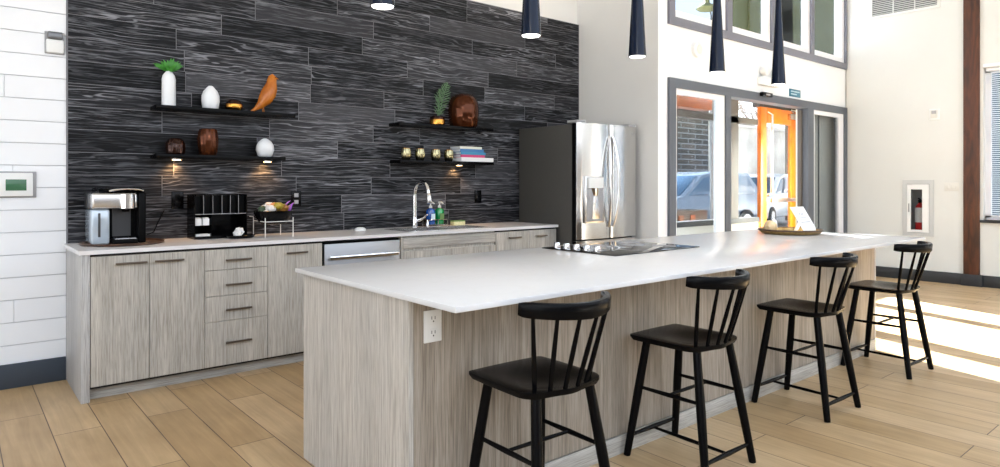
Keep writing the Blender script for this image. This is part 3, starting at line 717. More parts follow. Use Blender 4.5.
# right upper
RZ = 1.8905
s = thing('amber_cloche', 'large ribbed amber glass jar on the upper right shelf', 'jar', (3.90, YS, RZ))
MB().lathe((3.90, YS, RZ), [(.125, 0), (.138, .02), (.150, .10), (.153, .17), (.148, .23), (.128, .285), (.09, .318), (.04, .330), (0, .332)], 64).build('body', 'amber', s)
s = thing('votive_holder', 'small square gold votive left of the large amber jar', 'candle holder', (3.585, YS, RZ))
MB().lathe((3.585, YS, RZ), [(.06, 0), (.072, .01), (.075, .05), (.072, .058)], 28).build('bowl', 'gold', s)
MB().lathe((3.585, YS, RZ + .0585), [(.072, 0), (.068, .022), (.058, .03), (.05, .026), (0, .02)], 28).build('rim', 'amber_dark', s)
s = thing('fern_sprig', 'green fern sprig standing in the gold votive on the upper right shelf', 'plant', (3.60, YS + .02, RZ + .06))
def frond(p0, p1, n, L, par):
    mb = MB(); p0 = Vector(p0); p1 = Vector(p1)
    pts = [p0.lerp(p1, i / n) + Vector((0, 0, .02 * math.sin(math.pi * i / n))) for i in range(n + 1)]
    mb.tube(pts, [.0035] * n + [.001], 6)
    d = (p1 - p0).normalized(); sd = d.cross(Vector((0, 1, 0))).normalized()
    for i in range(1, n):
        l = L * math.sin(math.pi * (.18 + .8 * i / n)) 
        for sg in (-1, 1): mb.leaf(pts[i], pts[i] + (sd * sg * .75 + d * .7).normalized() * l + Vector((0, U(-.02, .02), 0)), .011, (0, -1, 0), .004, 4)
    mb.build('frond', 'fern', par)
frond((3.62, YS + .03, RZ + .08), (3.745, YS + .05, RZ + .44), 14, .095, s)
frond((3.61, YS + .03, RZ + .08), (3.66, YS + .06, RZ + .37), 11, .075, s)
# right lower: four cups
nm = ['leftmost of the four champagne metal cups on the lower right shelf', 'second from the left of the four champagne metal cups', 'third from the left of the four champagne metal cups', 'champagne metal cup right beside the book stack']
cup = None
for i, x in enumerate((3.235, 3.388, 3.566, 3.72)):
    if cup is None:
        cup = thing('metal_cup', nm[0], 'cup', (x, YS, 1.5505), 'champagne metal cups on the lower right shelf')
        MB().lathe((x, YS, 1.5505), [(.028, 0), (.037, .008), (.046, .045), (.045, .08), (.038, .108), (.035, .108), (.041, .075), (.041, .03), (0, .012)], 96, flute=.04, nf=12).build('body', 'brass_cup', cup)
        MB().tube([(x + .0375 * math.cos(a * math.pi / 12), YS + .0375 * math.sin(a * math.pi / 12), 1.5505 + .109) for a in range(24)], .0025, 6, closed=True).build('rim', 'gold', cup)
    else:
        c2 = copy_tree(cup); c2.location.x = x; c2['label'] = nm[i]
# books
zb = 1.5505
for (w, d, h, mt, lb) in ((.40, .19, .040, 'book_white', 'thick white book at the bottom of the stack'), (.30, .175, .026, 'book_pink', 'pink book second from the bottom of the stack'), (.31, .18, .026, 'book_navy', 'teal blue book in the middle of the stack'), (.29, .17, .030, 'book_blue', 'dark blue book second from the top of the stack'), (.27, .165, .024, 'book_cream', 'cream book on the top of the stack')):
    x0 = 3.80; y1 = 5.31
    s = thing('book', lb, 'book', (x0 + w / 2, y1 - d / 2, zb), 'books stacked on the lower right shelf')
    t = .003
    MB().box(x0, x0 + w, y1 - d, y1, zb, zb + t).box(x0, x0 + w, y1 - d, y1, zb + h - t, zb + h).box(x0, x0 + w, y1 - d, y1 - d + t, zb + t, zb + h - t).build('cover', mt, s, smooth=False)
    B(x0 + .003, x0 + w - .003, y1 - d + t, y1 - .003, zb + t, zb + h - t).build('pages', 'pages', s, smooth=False)
    zb += h + .0003

# ------------------------------------------------------------------ things on the shiplap
s = thing('wall_keypad', 'white wall panel with green screen on the shiplap', 'control panel', (.29, WY, 1.325))
B(.13, .44, WY - .012, WY, 1.24, 1.412, bev=.003).build('back_plate', 'grey_plastic', s)
B(.14, .42, WY - .03, WY - .012, 1.25, 1.402, bev=.004).build('housing', 'white_plastic', s)
B(.275, .385, WY - .0315, WY - .029, 1.287, 1.36, bev=.001).build('screen', 'screen', s)
s = thing('wall_strobe', 'small white alarm strobe beside the dark planks', 'alarm', (.545, WY, 2.28))
B(.485, .598, WY - .006, WY, 2.205, 2.355, bev=.003).build('back_plate', 'grey_plastic', s)
B(.492, .59, WY - .04, WY - .006, 2.21, 2.30, bev=.008).build('housing', 'white_plastic', s)
B(.50, .583, WY - .05, WY - .006, 2.302, 2.35, bev=.006).build('lens', 'steel_dark', s)

# ------------------------------------------------------------------ refrigerator
FX0, FX1, FY = 4.672, 5.588, 4.47
FTOP = 1.93
s = thing('refrigerator', 'stainless french-door refrigerator with dark grey side next to the plank wall', 'refrigerator', (5.13, 4.85, 0))
B(FX0 + .004, FX1 - .004, FY + .02, 5.27, .03, FTOP - .012, bev=.006).build('body', 'fridge_side', s)
B(FX0 + .012, FX1 - .012, FY - .0, FY + .02, .05, FTOP - .02).build('gasket', 'black_matte', s)
def bulged(x0, x1, z0, z1, par, name='door', bulge=.03, mat='fridge_steel', edge=.02):
    mid = (FX0 + FX1) / 2; hw = (FX1 - FX0) / 2
    n = 14; pts = [(x0, FY - .002)]
    for i in range(n + 1):
        x = x0 + (x1 - x0) * i / n
        y = FY - .055 - bulge * (1 - ((x - mid) / hw) ** 2)
        e = min(x - x0, x1 - x); 
        if e < edge: y += edge * .6 * (1 - math.sqrt(max(0, 1 - (1 - e / edge) ** 2)))
        pts.append((x, y))
    pts.append((x1, FY - .045)); pts[0] = (x0, FY - .045)
    d = MB().prism(pts, 'z', z0, z1).build(name, mat, par)
    B(x0 + .003, x1 - .003, FY - .044, FY + .012, z0 + .003, z1 - .003).build('door_liner', 'black_matte', d)
    return d
dl = bulged(FX0, 5.127, .785, FTOP, s); dr = bulged(5.133, FX1, .785, FTOP, s)
dw = bulged(FX0, FX1, .06, .772, s, 'freezer_drawer')
def fbar(par, pts, r=.014):
    MB().tube(pts, r, 12).build('handle', 'chrome', par)
def handle_v(par, x, sg):
    pts = []
    for i in range(15):
        t = i / 14; z = .90 + t * .91
        pts.append((x + sg * .035 * math.sin(math.pi * t), FY - .088 - .055 * math.sin(math.pi * t) ** .7, z))
    fbar(par, pts)
handle_v(dl, 5.10, -1); handle_v(dr, 5.16, 1)
fbar(dw, [(4.75, FY - .075, .70), (4.80, FY - .13, .70), (5.13, FY - .145, .70), (5.46, FY - .13, .70), (5.51, FY - .075, .70)])
# dispenser set in the left door
DYF = FY - .078
B(4.755, 5.03, DYF - .008, DYF + .03, .945, 1.405, bev=.004).build('dispenser_frame', 'steel', dl)
B(4.775, 5.012, DYF - .011, DYF - .006, .96, 1.29, bev=.002).build('dispenser_recess', 'grey_plastic', dl)
B(4.785, 5.00, DYF - .030, DYF - .008, 1.29, 1.395, bev=.004).build('dispenser_display', 'white_plastic', dl)
MB().lathe((4.90, DYF - .014, 1.215), [(.03, 0), (.055, .06), (.06, .075)], 16, sy=.4).build('dispenser_chute', 'chrome', dl)
MB().prism([(4.87, 1.21), (4.93, 1.21), (4.965, .985), (4.85, .985)], 'y', DYF - .015, DYF - .011, .001).build('dispenser_paddle', 'steel', dl)
MB().ball((4.80, DYF - .012, 1.21), .024, 3, (.8, .4, 1.5)).build('dispenser_lever', 'grey_plastic', dl)
for x0, x1 in ((FX0 + .01, FX0 + .13), (FX1 - .13, FX1 - .01)): B(x0, x1, FY - .05, FY + .09, FTOP + .0005, FTOP + .028, bev=.004).build('hinge_cover', 'grey_plastic', s)
def text_mesh(txt, size, loc, rot, mat, parent, name='lettering', ext=.0006):
    cu = bpy.data.curves.new('txt', 'FONT'); cu.body = txt; cu.size = size; cu.extrude = ext; cu.align_x = 'CENTER'; cu.align_y = 'CENTER'
    to = bpy.data.objects.new('txt', cu); COL.objects.link(to)
    dg = bpy.context.evaluated_depsgraph_get(); me = bpy.data.meshes.new_from_object(to.evaluated_get(dg))
    bpy.data.objects.remove(to); bpy.data.curves.remove(cu)
    mtx = Matrix.Translation(loc) @ rot.to_4x4()
    off = Vector((0, 0, 0)); q = parent
    while q: off += q.location; q = q.parent
    me.transform(Matrix.Translation(-off) @ mtx)
    me.name = name; me.materials.clear(); me.materials.append(M[mat])
    o = bpy.data.objects.new(name, me); COL.objects.link(o); o.parent = parent
    return o
RX90 = Matrix.Rotation(math.pi / 2, 3, 'X')
text_mesh('LG', .04, Vector((5.50, FY - .0685, 1.855)), Matrix.Rotation(-.05, 3, 'Z') @ RX90, 'grey_plastic', dr)

# ------------------------------------------------------------------ island
IX0, IX1, IY0, IY1 = 1.318, 5.70, 2.108, 3.06
s = thing('kitchen_island', 'long grey-wood kitchen island with seating overhang', 'island', (3.5, 2.6, 0))
B(IX0 + .022, IX1 - .022, IY0 + .018, IY1, .0, IT - .022).build('body', 'laminate_isl_shaded', s)
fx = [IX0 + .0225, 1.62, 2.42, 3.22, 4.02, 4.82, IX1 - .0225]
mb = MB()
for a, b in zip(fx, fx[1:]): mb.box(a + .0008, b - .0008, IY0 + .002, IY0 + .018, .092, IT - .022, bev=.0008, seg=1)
mb.build('front_panel', 'laminate_isl_shaded', s)
mb = MB(); ys = [IY0, 2.15, 2.36, 2.53, 2.74, 2.93, IY1 + .002]
for a, b in zip(ys, ys[1:]): mb.box(IX0, IX0 + .022, a + .0004, b - .0004, 0, IT - .022, bev=.0006, seg=1)
mb.build('end_panel', 'laminate_end', s)
B(IX1 - .022, IX1, IY0, IY1 + .002, 0, IT - .022, bev=.001).build('end_panel', 'endpanel', s)
B(IX0 + .0225, IX1 - .0225, IY0 - .008, IY0 + .0015, 0, .09, bev=.001).build('toe_board', 'laminate_h', s)
tag(B(1.290, 5.755, 1.772, 3.10, IT - .0215, IT, bev=.003).build('island_countertop', 'quartz', origin=(3.5, 2.45, IT - .0215)), 'large white quartz slab on top of the kitchen island', 'countertop')
s = thing('power_outlet', 'white double outlet on the near end of the island front', 'outlet', (1.425, IY0, .783))
B(1.385, 1.465, IY0 - .006, IY0 + .0018, .722, .845, bev=.002).build('cover_plate', 'white_plastic', s)
for z in (.757, .812):
    r = B(1.407, 1.443, IY0 - .0075, IY0 - .0055, z - .018, z + .018, bev=.001).build('receptacle', 'white_plastic', s)
    MB().box(1.416, 1.4185, IY0 - .008, IY0 - .007, z - .002, z + .01).box(1.431, 1.4335, IY0 - .008, IY0 - .007, z - .002, z + .01).box(1.4225, 1.4275, IY0 - .008, IY0 - .007, z - .012, z - .007).build('socket_slots', 'black_matte', r)
# cooktop
kx0, kx1, ky0, ky1 = 2.885, 3.72, 2.43, 3.03
s = thing('cooktop', 'black glass electric cooktop set in the island top', 'cooktop', (3.33, 2.75, IT))
B(kx0, kx1, ky0, ky1, IT + .0005, IT + .007, bev=.002).build('glass_surface', 'cooktop_glass', s)
for y in (2.985, 2.90, 2.815, 2.73, 2.645):
    MB().lathe((2.975, y, IT + .007), [(.024, 0), (.024, .006), (.0195, .008), (.0185, .028), (.016, .031), (0, .031)], 20).build('knob', 'chrome', s)
for x, y, r in ((3.27, 2.60, .10), (3.27, 2.87, .075), (3.57, 2.60, .075), (3.57, 2.87, .10)):
    MB().tube([(x + r * math.cos(a * math.pi / 18), y + r * math.sin(a * math.pi / 18), IT + .0071) for a in range(36)], .0012, 4, closed=True).build('burner_ring', 'grey_plastic', s)
# tray and card at the far end
s = thing('woven_tray', 'round shallow wicker tray at the far end of the island', 'tray', (5.335, 2.63, IT))
TX, TY = 5.335, 2.63
MB().lathe((TX, TY, IT + .0005), [(.20, 0), (.225, .006), (.245, .028), (.25, .034), (.238, .034), (.222, .014), (.19, .009), (0, .008)], 48).build('body', 'tray_isl', s)
MB().tube([(TX + .246 * math.cos(a * math.pi / 24), TY + .246 * math.sin(a * math.pi / 24), IT + .034) for a in range(48)], .007, 6, closed=True).build('rim', 'tray_wood', s)
s = thing('card_sign', 'white printed card leaning on the wicker tray', 'sign', (5.43, 2.56, IT + .012))
rm = Matrix.Rotation(math.radians(-4), 3, 'Z') @ Matrix.Rotation(math.radians(-32), 3, 'X')
cc = Vector((5.455, 2.575, IT + .118))
MB().obox(cc, (.205, .005, .235), rm, .001).build('card', 'paper', s)
mb = MB()
def bar(u0, u1, w, h=.007): mb.obox(cc + rm @ Vector(((u0 + u1) / 2, -.0036, w)), (u1 - u0, .0008, h), rm)
for k in range(5): bar(-.03 + k * .013, -.022 + k * .013, .045 + .008 * math.sin(k * 2.), .018)
bar(-.06, .05, .012, .006); bar(-.055, .06, -.005, .005); bar(-.07, .07, -.03, .008)
mb.build('lettering', 'ink', s)
mb = MB().obox(cc + rm @ Vector((0, .05, -.01)), (.06, .004, .15), rm @ Matrix.Rotation(math.radians(58), 3, 'X'))
mb.build('easel_back', 'paper', s)
s = thing('wooden_ornament', 'small pale wooden bird-shaped ornament lying in the wicker tray', 'ornament', (5.220, 2.760, IT + .01))
MB().tube([(5.135, 2.720, IT + .05), (5.160, 2.725, IT + .055), (5.200, 2.735, IT + .06), (5.240, 2.740, IT + .06), (5.270, 2.745, IT + .06)], [.018, .04, .05, .045, .02], 16).build('body', 'block', s)
MB().prism([(5.225, IT + .06), (5.290, IT + .045), (5.285, IT + .10), (5.240, IT + .125), (5.210, IT + .115)], 'y', 2.715, 2.725, .002).build('wing', 'paper', s)


# ------------------------------------------------------------------ counter stools
def seat_mesh():
    mb = MB(); bm = mb.bm
    out = []
    def arc(cx, cy, r, a0, a1, n):
        for i in range(n): 
            a = math.radians(a0 + (a1 - a0) * i / (n - 1)); out.append((cx + r * math.cos(a), cy + r * math.sin(a)))
    arc(.172, .200, .020, 0, 90, 5)
    for t in (.75, .5, .25, 0, -.25, -.5, -.75): out.append((.165 * t, .220 + .006 * (1 - t * t)))
    arc(-.172, .200, .020, 90, 180, 5)
    for y in (.10, .0): out.append((-.197, y))
    arc(-.112, -.085, .085, 180, 238, 7)
    for t in (-.66, -.33, 0, .33, .66): out.append((.085 * t, -.185 + .024 * t * t))
    arc(.112, -.085, .085, -58, 0, 7)
    for y in (.0, .10): out.append((.197, y))
    n = len(out)
    top = .597
    def H(x, y):
        r2 = (x / .165) ** 2 + ((y + .035) / .165) ** 2
        return top - .024 * max(0, 1 - r2) ** 1.3
    rings = []
    for f in (.0, .2, .4, .6, .8, .93, 1.):
        if f == 0: rings.append([bm.verts.new((0, -.02, H(0, -.02)))]); continue
        rings.append([bm.verts.new((x * f, -.02 * (1 - f) + y * f, H(x * f, y * f) - (.003 if f == 1 else 0))) for x, y in out])
    for f, z in ((1.0, .584), (.95, .568), (.84, .562)): rings.append([bm.verts.new((x * f, y * f, z)) for x, y in out])
    for a, b in zip(rings, rings[1:]):
        for k in range(n):
            k2 = (k + 1) % n
            if len(a) == 1: bm.faces.new((a[0], b[k], b[k2]))
            else: bm.faces.new((a[k], b[k], b[k2], a[k2]))
    bm.faces.new(rings[-1])
    return mb
ST = thing('counter_stool', '', 'stool', (0, 0, 0), 'black spindle-back counter stools along the island')
seat_mesh().build('seat', 'black_satin', ST)
def legp(sx, sy, t):   # t=0 foot, 1 top
    a = Vector((sx * .197, sy * .225 if sy > 0 else sy * .215, 0)); b = Vector((sx * .135, sy * .140 + .012, .566))
    return a.lerp(b, t)
for sx in (-1, 1):
    for sy in (-1, 1): MB().tube([legp(sx, sy, 0), legp(sx, sy, .02), legp(sx, sy, .55), legp(sx, sy, 1)], [.0165, .0175, .0215, .019], 14).build('leg', 'black_satin', ST)
def rung(a, b, r=.0095): 
    a, b = Vector(a), Vector(b)
    MB().tube([a, a.lerp(b, .5), b], [r * .8, r * 1.15, r * .8], 10).build('stretcher', 'black_satin', ST)
tu, tl = .60, .155
for sx in (-1, 1): rung(legp(sx, 1, tu), legp(sx, -1, tu))
rung(legp(-1, 1, tu).lerp(legp(-1, -1, tu), .5), legp(1, 1, tu).lerp(legp(1, -1, tu), .5), .008)
for sy in (-1, 1): rung(legp(-1, sy, tl + (.02 if sy > 0 else 0)), legp(1, sy, tl + (.02 if sy > 0 else 0)), .0105)
rung(legp(-1, 1, tl + .01).lerp(legp(1, 1, tl + .01), .5), legp(-1, -1, tl).lerp(legp(1, -1, tl), .5), .0085)
# crest rail: curved, ends forward
def crest(t):      # t -1..1
    x = .210 * math.sin(t * 1.18) / math.sin(1.18)
    y = -.262 + .140 * (1 - math.cos(t * 1.18)) / (1 - math.cos(1.18))
    return x, y
mb = MB(); bm = mb.bm; rings = []
N = 24
for i in range(N + 1):
    t = -1 + 2 * i / N; x, y = crest(t); x2, y2 = crest(t + .01)
    nx, ny = (y2 - y), -(x2 - x); L = math.hypot(nx, ny); nx /= L; ny /= L     # outward (rear) normal
    e = 1 - abs(t); k = min(1, .30 + e / .10 * .7) if e < .10 else 1.
    zc = .884 + .008 * abs(t); h = .030 * (.75 + .25 * k) * (1 - .12 * abs(t)); th = .0125 * k + .002
    sec = []
    for u, v in ((-1, -.75), (-.75, -1), (.75, -1), (1, -.75), (1, .7), (.6, 1), (-.6, 1), (-1, .7)):
        zz = zc + v * h; lean = -.10 * (zz - .89)
        sec.append(bm.verts.new((x + nx * (u * th) , y + ny * (u * th) + lean, zz)))
    rings.append(sec)
for a, b in zip(rings, rings[1:]):
    for k in range(8): bm.faces.new((a[k], b[k], b[(k + 1) % 8], a[(k + 1) % 8]))
bm.faces.new(rings[0]); bm.faces.new(list(reversed(rings[-1])))
mb.build('crest_rail', 'black_satin', ST)
for k in range(6):
    t = -.80 + 1.6 * k / 5; x, y = crest(t)
    xs = x * .74; ys = -.172 + .05 * (abs(t) / .8) ** 2
    p0 = Vector((xs, ys, .590)); p1 = Vector((x, y, .864))
    MB().tube([p0, p0.lerp(p1, .5), p1], [.0085, .0095, .007], 10).build('spindle', 'black_satin', ST)
labs = ['nearest black spindle-back counter stool, in front of the white island outlet', 'second nearest black spindle-back counter stool along the island', 'third black spindle-back counter stool, one before the far end of the island', 'farthest black spindle-back counter stool, at the sunlit end of the island']
for i, (x, y, a) in enumerate(((1.742, 1.838, -2.), (2.745, 1.848, 0), (3.955, 1.850, -1.), (5.21, 1.85, -1.5))):
    o = ST if i == 0 else copy_tree(ST)
    o.location = (x, y, 0); o.rotation_euler = (0, 0, math.radians(a)); o['label'] = labs[i]

# ------------------------------------------------------------------ pendants
PY = 2.5; PZ = 2.095
pl = ['leftmost black cone pendant, only its glowing lower rim showing at the top of the picture', 'second black cone pendant from the left, hanging before the dark plank wall', 'third black cone pendant, hanging before the alcove corner above the refrigerator', 'fourth black cone pendant, hanging before the left pane of the high window', 'rightmost black cone pendant, hanging above the far end of the island']
pd = None
for i, x in enumerate((1.432, 2.302, 3.17, 4.035, 4.885)):
    if pd is None:
        pd = thing('pendant_light', pl[0], 'pendant light', (x, PY, PZ), 'black cone pendants over the island')
        MB().lathe((x, PY, PZ), [(.049, .004), (.052, .0), (.0525, .006), (.050, .05), (.026, .50), (.018, .72), (.012, .74), (.0, .742)], 32).build('shade', 'navy_gloss', pd)
        MB().lathe((x, PY, PZ - .002), [(.0, 0), (.046, .001), (.0475, .006)], 28).build('diffuser', 'bulb', pd)
        MB().tube([(x, PY, PZ + .735), (x, PY, CEIL - .02)], .003, 6).build('cord', 'black_matte', pd)
        MB().lathe((x, PY, CEIL - .03), [(.055, 0), (.06, .006), (.06, .03)], 24).build('canopy', 'black_matte', pd)
        l = bpy.data.lights.new('pendant_lamp', 'SPOT'); l.energy = 14; l.color = (1, .93, .82); l.spot_size = math.radians(80); l.spot_blend = .6; l.shadow_soft_size = .045
        lo = bpy.data.objects.new('pendant_lamp', l); COL.objects.link(lo); lo.parent = pd; lo.location = (0, 0, -.012)
    else:
        c2 = copy_tree(pd); c2.location.x = x; c2['label'] = pl[i]

# ------------------------------------------------------------------ right wall fittings
s = thing('fire_extinguisher_cabinet', 'white recessed fire extinguisher cabinet on the right wall', 'cabinet', (RX, 3.24, .62))
fy0, fy1, fz0, fz1 = 3.055, 3.435, .615, 1.385
mb = MB().box(RX - .018, RX, fy0, 3.105, fz0, fz1).box(RX - .018, RX, 3.38, fy1, fz0, fz1).box(RX - .018, RX, 3.105, 3.38, fz0, .66).box(RX - .018, RX, 3.105, 3.38, 1.33, fz1)
mb.build('frame', 'frame_cab', s, smooth=False)
mb = MB().box(RX - .026, RX - .006, 3.11, 3.19, .665, 1.325).box(RX - .026, RX - .006, 3.33, 3.375, .665, 1.325).box(RX - .026, RX - .006, 3.19, 3.33, .665, .70).box(RX - .026, RX - .006, 3.19, 3.33, 1.255, 1.325)
d = mb.build('door', 'white_plastic', s, smooth=False)
B(RX - .018, RX - .014, 3.19, 3.33, .70, 1.255).build('pane', 'glass_clear', d)
B(RX - .04, RX - .026, 3.345, 3.358, .94, 1.06, bev=.003).build('handle', 'grey_plastic', d)
mb = MB().box(RX + .18, RX + .185, 3.105, 3.38, .66, 1.33).box(RX, RX + .18, 3.102, 3.107, .66, 1.33).box(RX, RX + .18, 3.378, 3.383, .66, 1.33).box(RX, RX + .18, 3.107, 3.378, .657, .662)
mb.build('liner', 'grey_plastic', s, smooth=False)
s = thing('fire_extinguisher', 'red fire extinguisher standing inside the white wall cabinet', 'fire extinguisher', (RX + .09, 3.25, .663))
MB().lathe((RX + .09, 3.25, .663), [(.055, 0), (.062, .01), (.062, .33), (.05, .37), (.022, .395), (.02, .41)], 24).build('cylinder', 'red', s)
MB().lathe((RX + .09, 3.25, .80), [(.0625, 0), (.0632, .002), (.0632, .20), (.0625, .202)], 24).build('paper_label', 'snack_white', s)
MB().box(RX + .06, RX + .12, 3.235, 3.265, 1.073, 1.11).tube([(RX + .02, 3.25, 1.13), (RX + .10, 3.25, 1.115)], .009, 8).tube([(RX + .02, 3.25, 1.10), (RX + .09, 3.25, 1.095)], .008, 8).build('valve_handle', 'black_matte', s)
MB().tube([(RX + .08, 3.22, 1.09), (RX + .05, 3.18, 1.03), (RX + .045, 3.178, .85)], .009, 8).build('hose', 'black_matte', s)
s = thing('wall_thermostat', 'small white thermostat high on the right wall above the extinguisher cabinet', 'thermostat', (RX, 3.05, 2.28))
B(RX - .012, RX, 2.985, 3.115, 2.20, 2.35, bev=.004).build('back_plate', 'white_plastic', s)
B(RX - .03, RX - .012, 3.01, 3.09, 2.225, 2.33, bev=.006).build('housing', 'cream_plastic', s)
B(RX - .0325, RX - .029, 3.022, 3.078, 2.28, 2.322, bev=.001).build('display', 'grey_plastic', s)
s = thing('light_switch', 'wide cream light switch plate on the right wall beside the timber post', 'switch', (RX, 2.85, 1.295))
B(RX - .008, RX, 2.765, 2.935, 1.235, 1.35, bev=.003).build('cover_plate', 'cream_plastic', s)
for y in (2.805, 2.85, 2.895): B(RX - .012, RX - .007, y - .014, y + .014, 1.262, 1.324, bev=.002).build('rocker', 'cream_plastic', s)
s = thing('air_vent', 'white louvred air vent high on the right wall', 'vent', (RX, 3.42, 3.9))
mb = MB().box(RX - .02, RX, 2.98, 3.87, 3.715, 3.75).box(RX - .02, RX, 2.98, 3.87, 4.10, 4.14).box(RX - .02, RX, 2.98, 3.015, 3.75, 4.10).box(RX - .02, RX, 3.83, 3.87, 3.75, 4.10)
for y in (3.285, 3.555): mb.box(RX - .018, RX, y - .006, y + .006, 3.75, 4.10)
mb.build('frame', 'warm_wall', s, smooth=False)
B(RX - .004, RX, 3.015, 3.83, 3.75, 4.10).build('duct_opening', 'steel_dark', s)
mb = MB(); z = 3.758
while z < 4.095:
    mb.prism([(RX - .018, z), (RX - .016, z + .002), (RX - .004, z + .016), (RX - .006, z + .014)], 'y', 3.015, 3.83); z += .0265
mb.build('louvres', 'warm_wall', s, smooth=False)

# ------------------------------------------------------------------ entry vestibule and outdoors
EY = 5.0
struct('floor_vestibule', B(5.9, 10.9, DY + .16, EY + .2, -.1, 0), 'vestibule')
struct('ceiling_vestibule', B(5.7, 11.0, DY + .16, EY + .15, 2.72, 2.85), 'ceiling')
struct('wall_vestibule_right', B(10.8, 10.95, DY + .16, EY + .15, 0, 2.72), 'vestibule')
struct('wall_vestibule_front', B(9.13, 10.79, 4.37, 4.42, 0, 2.72), 'vestibule')
struct('trim_3', B(9.70, 9.715, 4.355, 4.369, 0, 2.72), 'frame_grey')
struct('wall_vestibule_low', MB().box(5.9, 9.16, EY, EY + .12, 0, .77), 'vestibule')
f = MB().box(5.9, 9.16, EY - .02, EY + .13, .771, .84).box(8.42, 8.62, EY, EY + .1, .84, 2.72).box(5.9, 9.16, EY, EY + .1, 2.2, 2.285).box(5.9, 9.16, EY, EY + .1, 2.64, 2.72).box(5.9, 6.0, EY, EY + .1, .84, 2.64)
w3 = struct('window_3', f, 'mullion_brown', smooth=False)
B(5.9, 9.16, EY - .022, EY + .132, .772, .841).build('window_sill', 'baseboard_dark', w3)
MB().box(6.0, 8.42, EY + .045, EY + .053, .84, 2.2).box(8.62, 9.188, EY + .01, EY + .018, .84, 2.2).box(6.0, 8.42, EY + .045, EY + .053, 2.285, 2.64).box(8.62, 9.188, EY + .01, EY + .018, 2.285, 2.64).build('pane', 'glass_clear', w3)
d2 = struct('door_2', MB().box(9.19, 9.36, EY - .03, EY + .03, .02, 2.475, bev=.004).box(10.13, 10.42, EY - .03, EY + .03, .02, 2.475, bev=.004).box(9.36, 10.13, EY - .03, EY + .03, 2.25, 2.475, bev=.004).box(9.36, 10.13, EY - .03, EY + .03, .02, .30, bev=.004), 'orange_wood')
B(9.36, 10.13, EY - .004, EY + .004, .30, 2.25).build('pane', 'glass_clear', d2)
MB().tube([(9.41, EY - .02, 2.40), (9.41, EY - .09, 2.36), (9.40, EY - .09, 2.1), (9.40, EY - .09, 1.2), (9.40, EY - .03, 1.16)], .022, 10).build('pull_handle', 'chrome', d2)
B(9.40, 10.45, EY - .10, EY - .06, 1.055, 1.115, bev=.006).build('push_bar', 'steel', d2)
MB().box(10.0, 10.4, EY - .09, EY - .03, 2.33, 2.42, bev=.006).tube([(10.1, EY - .08, 2.44), (9.75, EY - .2, 2.45), (10.35, EY - .05, 2.47)], .012, 8).build('door_closer', 'steel', d2)
struct('trim_4', MB().box(10.42, 10.80, EY - .02, EY + .12, 0, 2.72).box(9.19, 10.42, EY - .02, EY + .1, 2.48, 2.72), 'jamb_dark')
struct('wall_facade', MB().box(5.70, 5.9, DY + .16, EY + .12, 0, 2.85), 'white_wall')
# outdoors
struct('ground', MB().box(-14, 60, WY + .21, 60, -.25, -.05).box(11, 60, -30, WY + .21, -.25, -.05).box(-30, 11, -40, -6, -.25, -.05), 'asphalt')
tag(MB().box(24, 62, 22, 22.6, -.05, 4.9).box(23.9, 62, 21.9, 22.7, 4.9, 5.1).build('retaining_wall', 'stone', origin=(40, 22, -.05)), 'pale stone retaining wall in the distance behind the cars', 'wall')
def tree(x, y, h, sd, lab):
    rr = random.Random(sd); s = thing('bare_tree', lab, 'tree', (x, y, -.05), 'bare trees beyond the stone wall')
    mb = MB()
    def grow(p, d, L, r, lev):
        q = p + d * L; mb.tube([p, p.lerp(q, .5) + Vector((rr.uniform(-.06, .06), rr.uniform(-.06, .06), 0)) * L, q], [r, r * .8, r * .6], 6, cap=False)
        if lev == 0: return
        for _ in range(3):
            nd = (d + Vector((rr.uniform(-.8, .8), rr.uniform(-.8, .8), rr.uniform(-.1, .6)))).normalized(); grow(q, nd, L * rr.uniform(.6, .8), r * .6, lev - 1)
    p = Vector((x, y, -.05)); MB().tube([p, p + Vector((0, 0, h * .3))], [h * .03, h * .022], 8).build('trunk', 'bark', s)
    grow(p + Vector((0, 0, h * .29)), Vector((0, 0, 1)), h * .2, h * .02, 4)
    mb.build('branches', 'bark', s)
tree(40.5, 25.5, 9.5, 3, 'bare tree behind the stone wall, seen left of the orange door'); tree(46, 25, 9, 5, 'bare tree behind the stone wall, seen through the orange door')
def car(x, y, ang, mat, lab, name):
    s = thing(name, lab, 'car', (x, y, -.05)); z = -.05
    side = [(-2.25, .45), (-2.28, .75), (-2.2, .92), (-1.15, 1.06), (-.45, 1.62), (.1, 1.72), (1.5, 1.70), (2.0, 1.25), (2.25, 1.10), (2.28, .5), (2.1, .32), (-2.1, .32)]
    MB().prism([(x + a, z + b) for a, b in side], 'y', y - .88, y + .88, .06).build('body', mat, s)
    gl = [(-.98, 1.08), (-.40, 1.54), (.12, 1.63), (1.42, 1.61), (1.80, 1.22), (1.75, 1.10)]
    MB().prism([(x + a, z + b) for a, b in gl], 'y', y - .895, y + .895, .01).build('side_windows', 'car_glass', s)
    MB().prism([(x - 1.14, z + 1.10), (x - .50, z + 1.60), (x - .47, z + 1.58), (x - 1.05, z + 1.06)], 'y', y - .74, y + .74, .004).build('windshield', 'car_glass', s)
    for wx in (-1.4, 1.4):
        for sg in (-1, 1):
            w = MB().tube([(x + wx, y + sg * .72, z + .34), (x + wx, y + sg * .92, z + .34)], .34, 28).build('wheel', 'rubber', s)
            MB().tube([(x + wx, y + sg * .915, z + .34), (x + wx, y + sg * .93, z + .34)], .21, 20).build('hub', 'steel', w)
    for sg in (-1, 1): MB().ball((x - 2.2, y + sg * .62, z + .8), .13, 2, (.5, 1.2, .7)).build('headlight', 'lens', s)
    s.rotation_euler = (0, 0, math.radians(ang))
car(20.6, 11.3, 12, 'car_white', 'white car parked outside behind the orange door', 'parked_car')
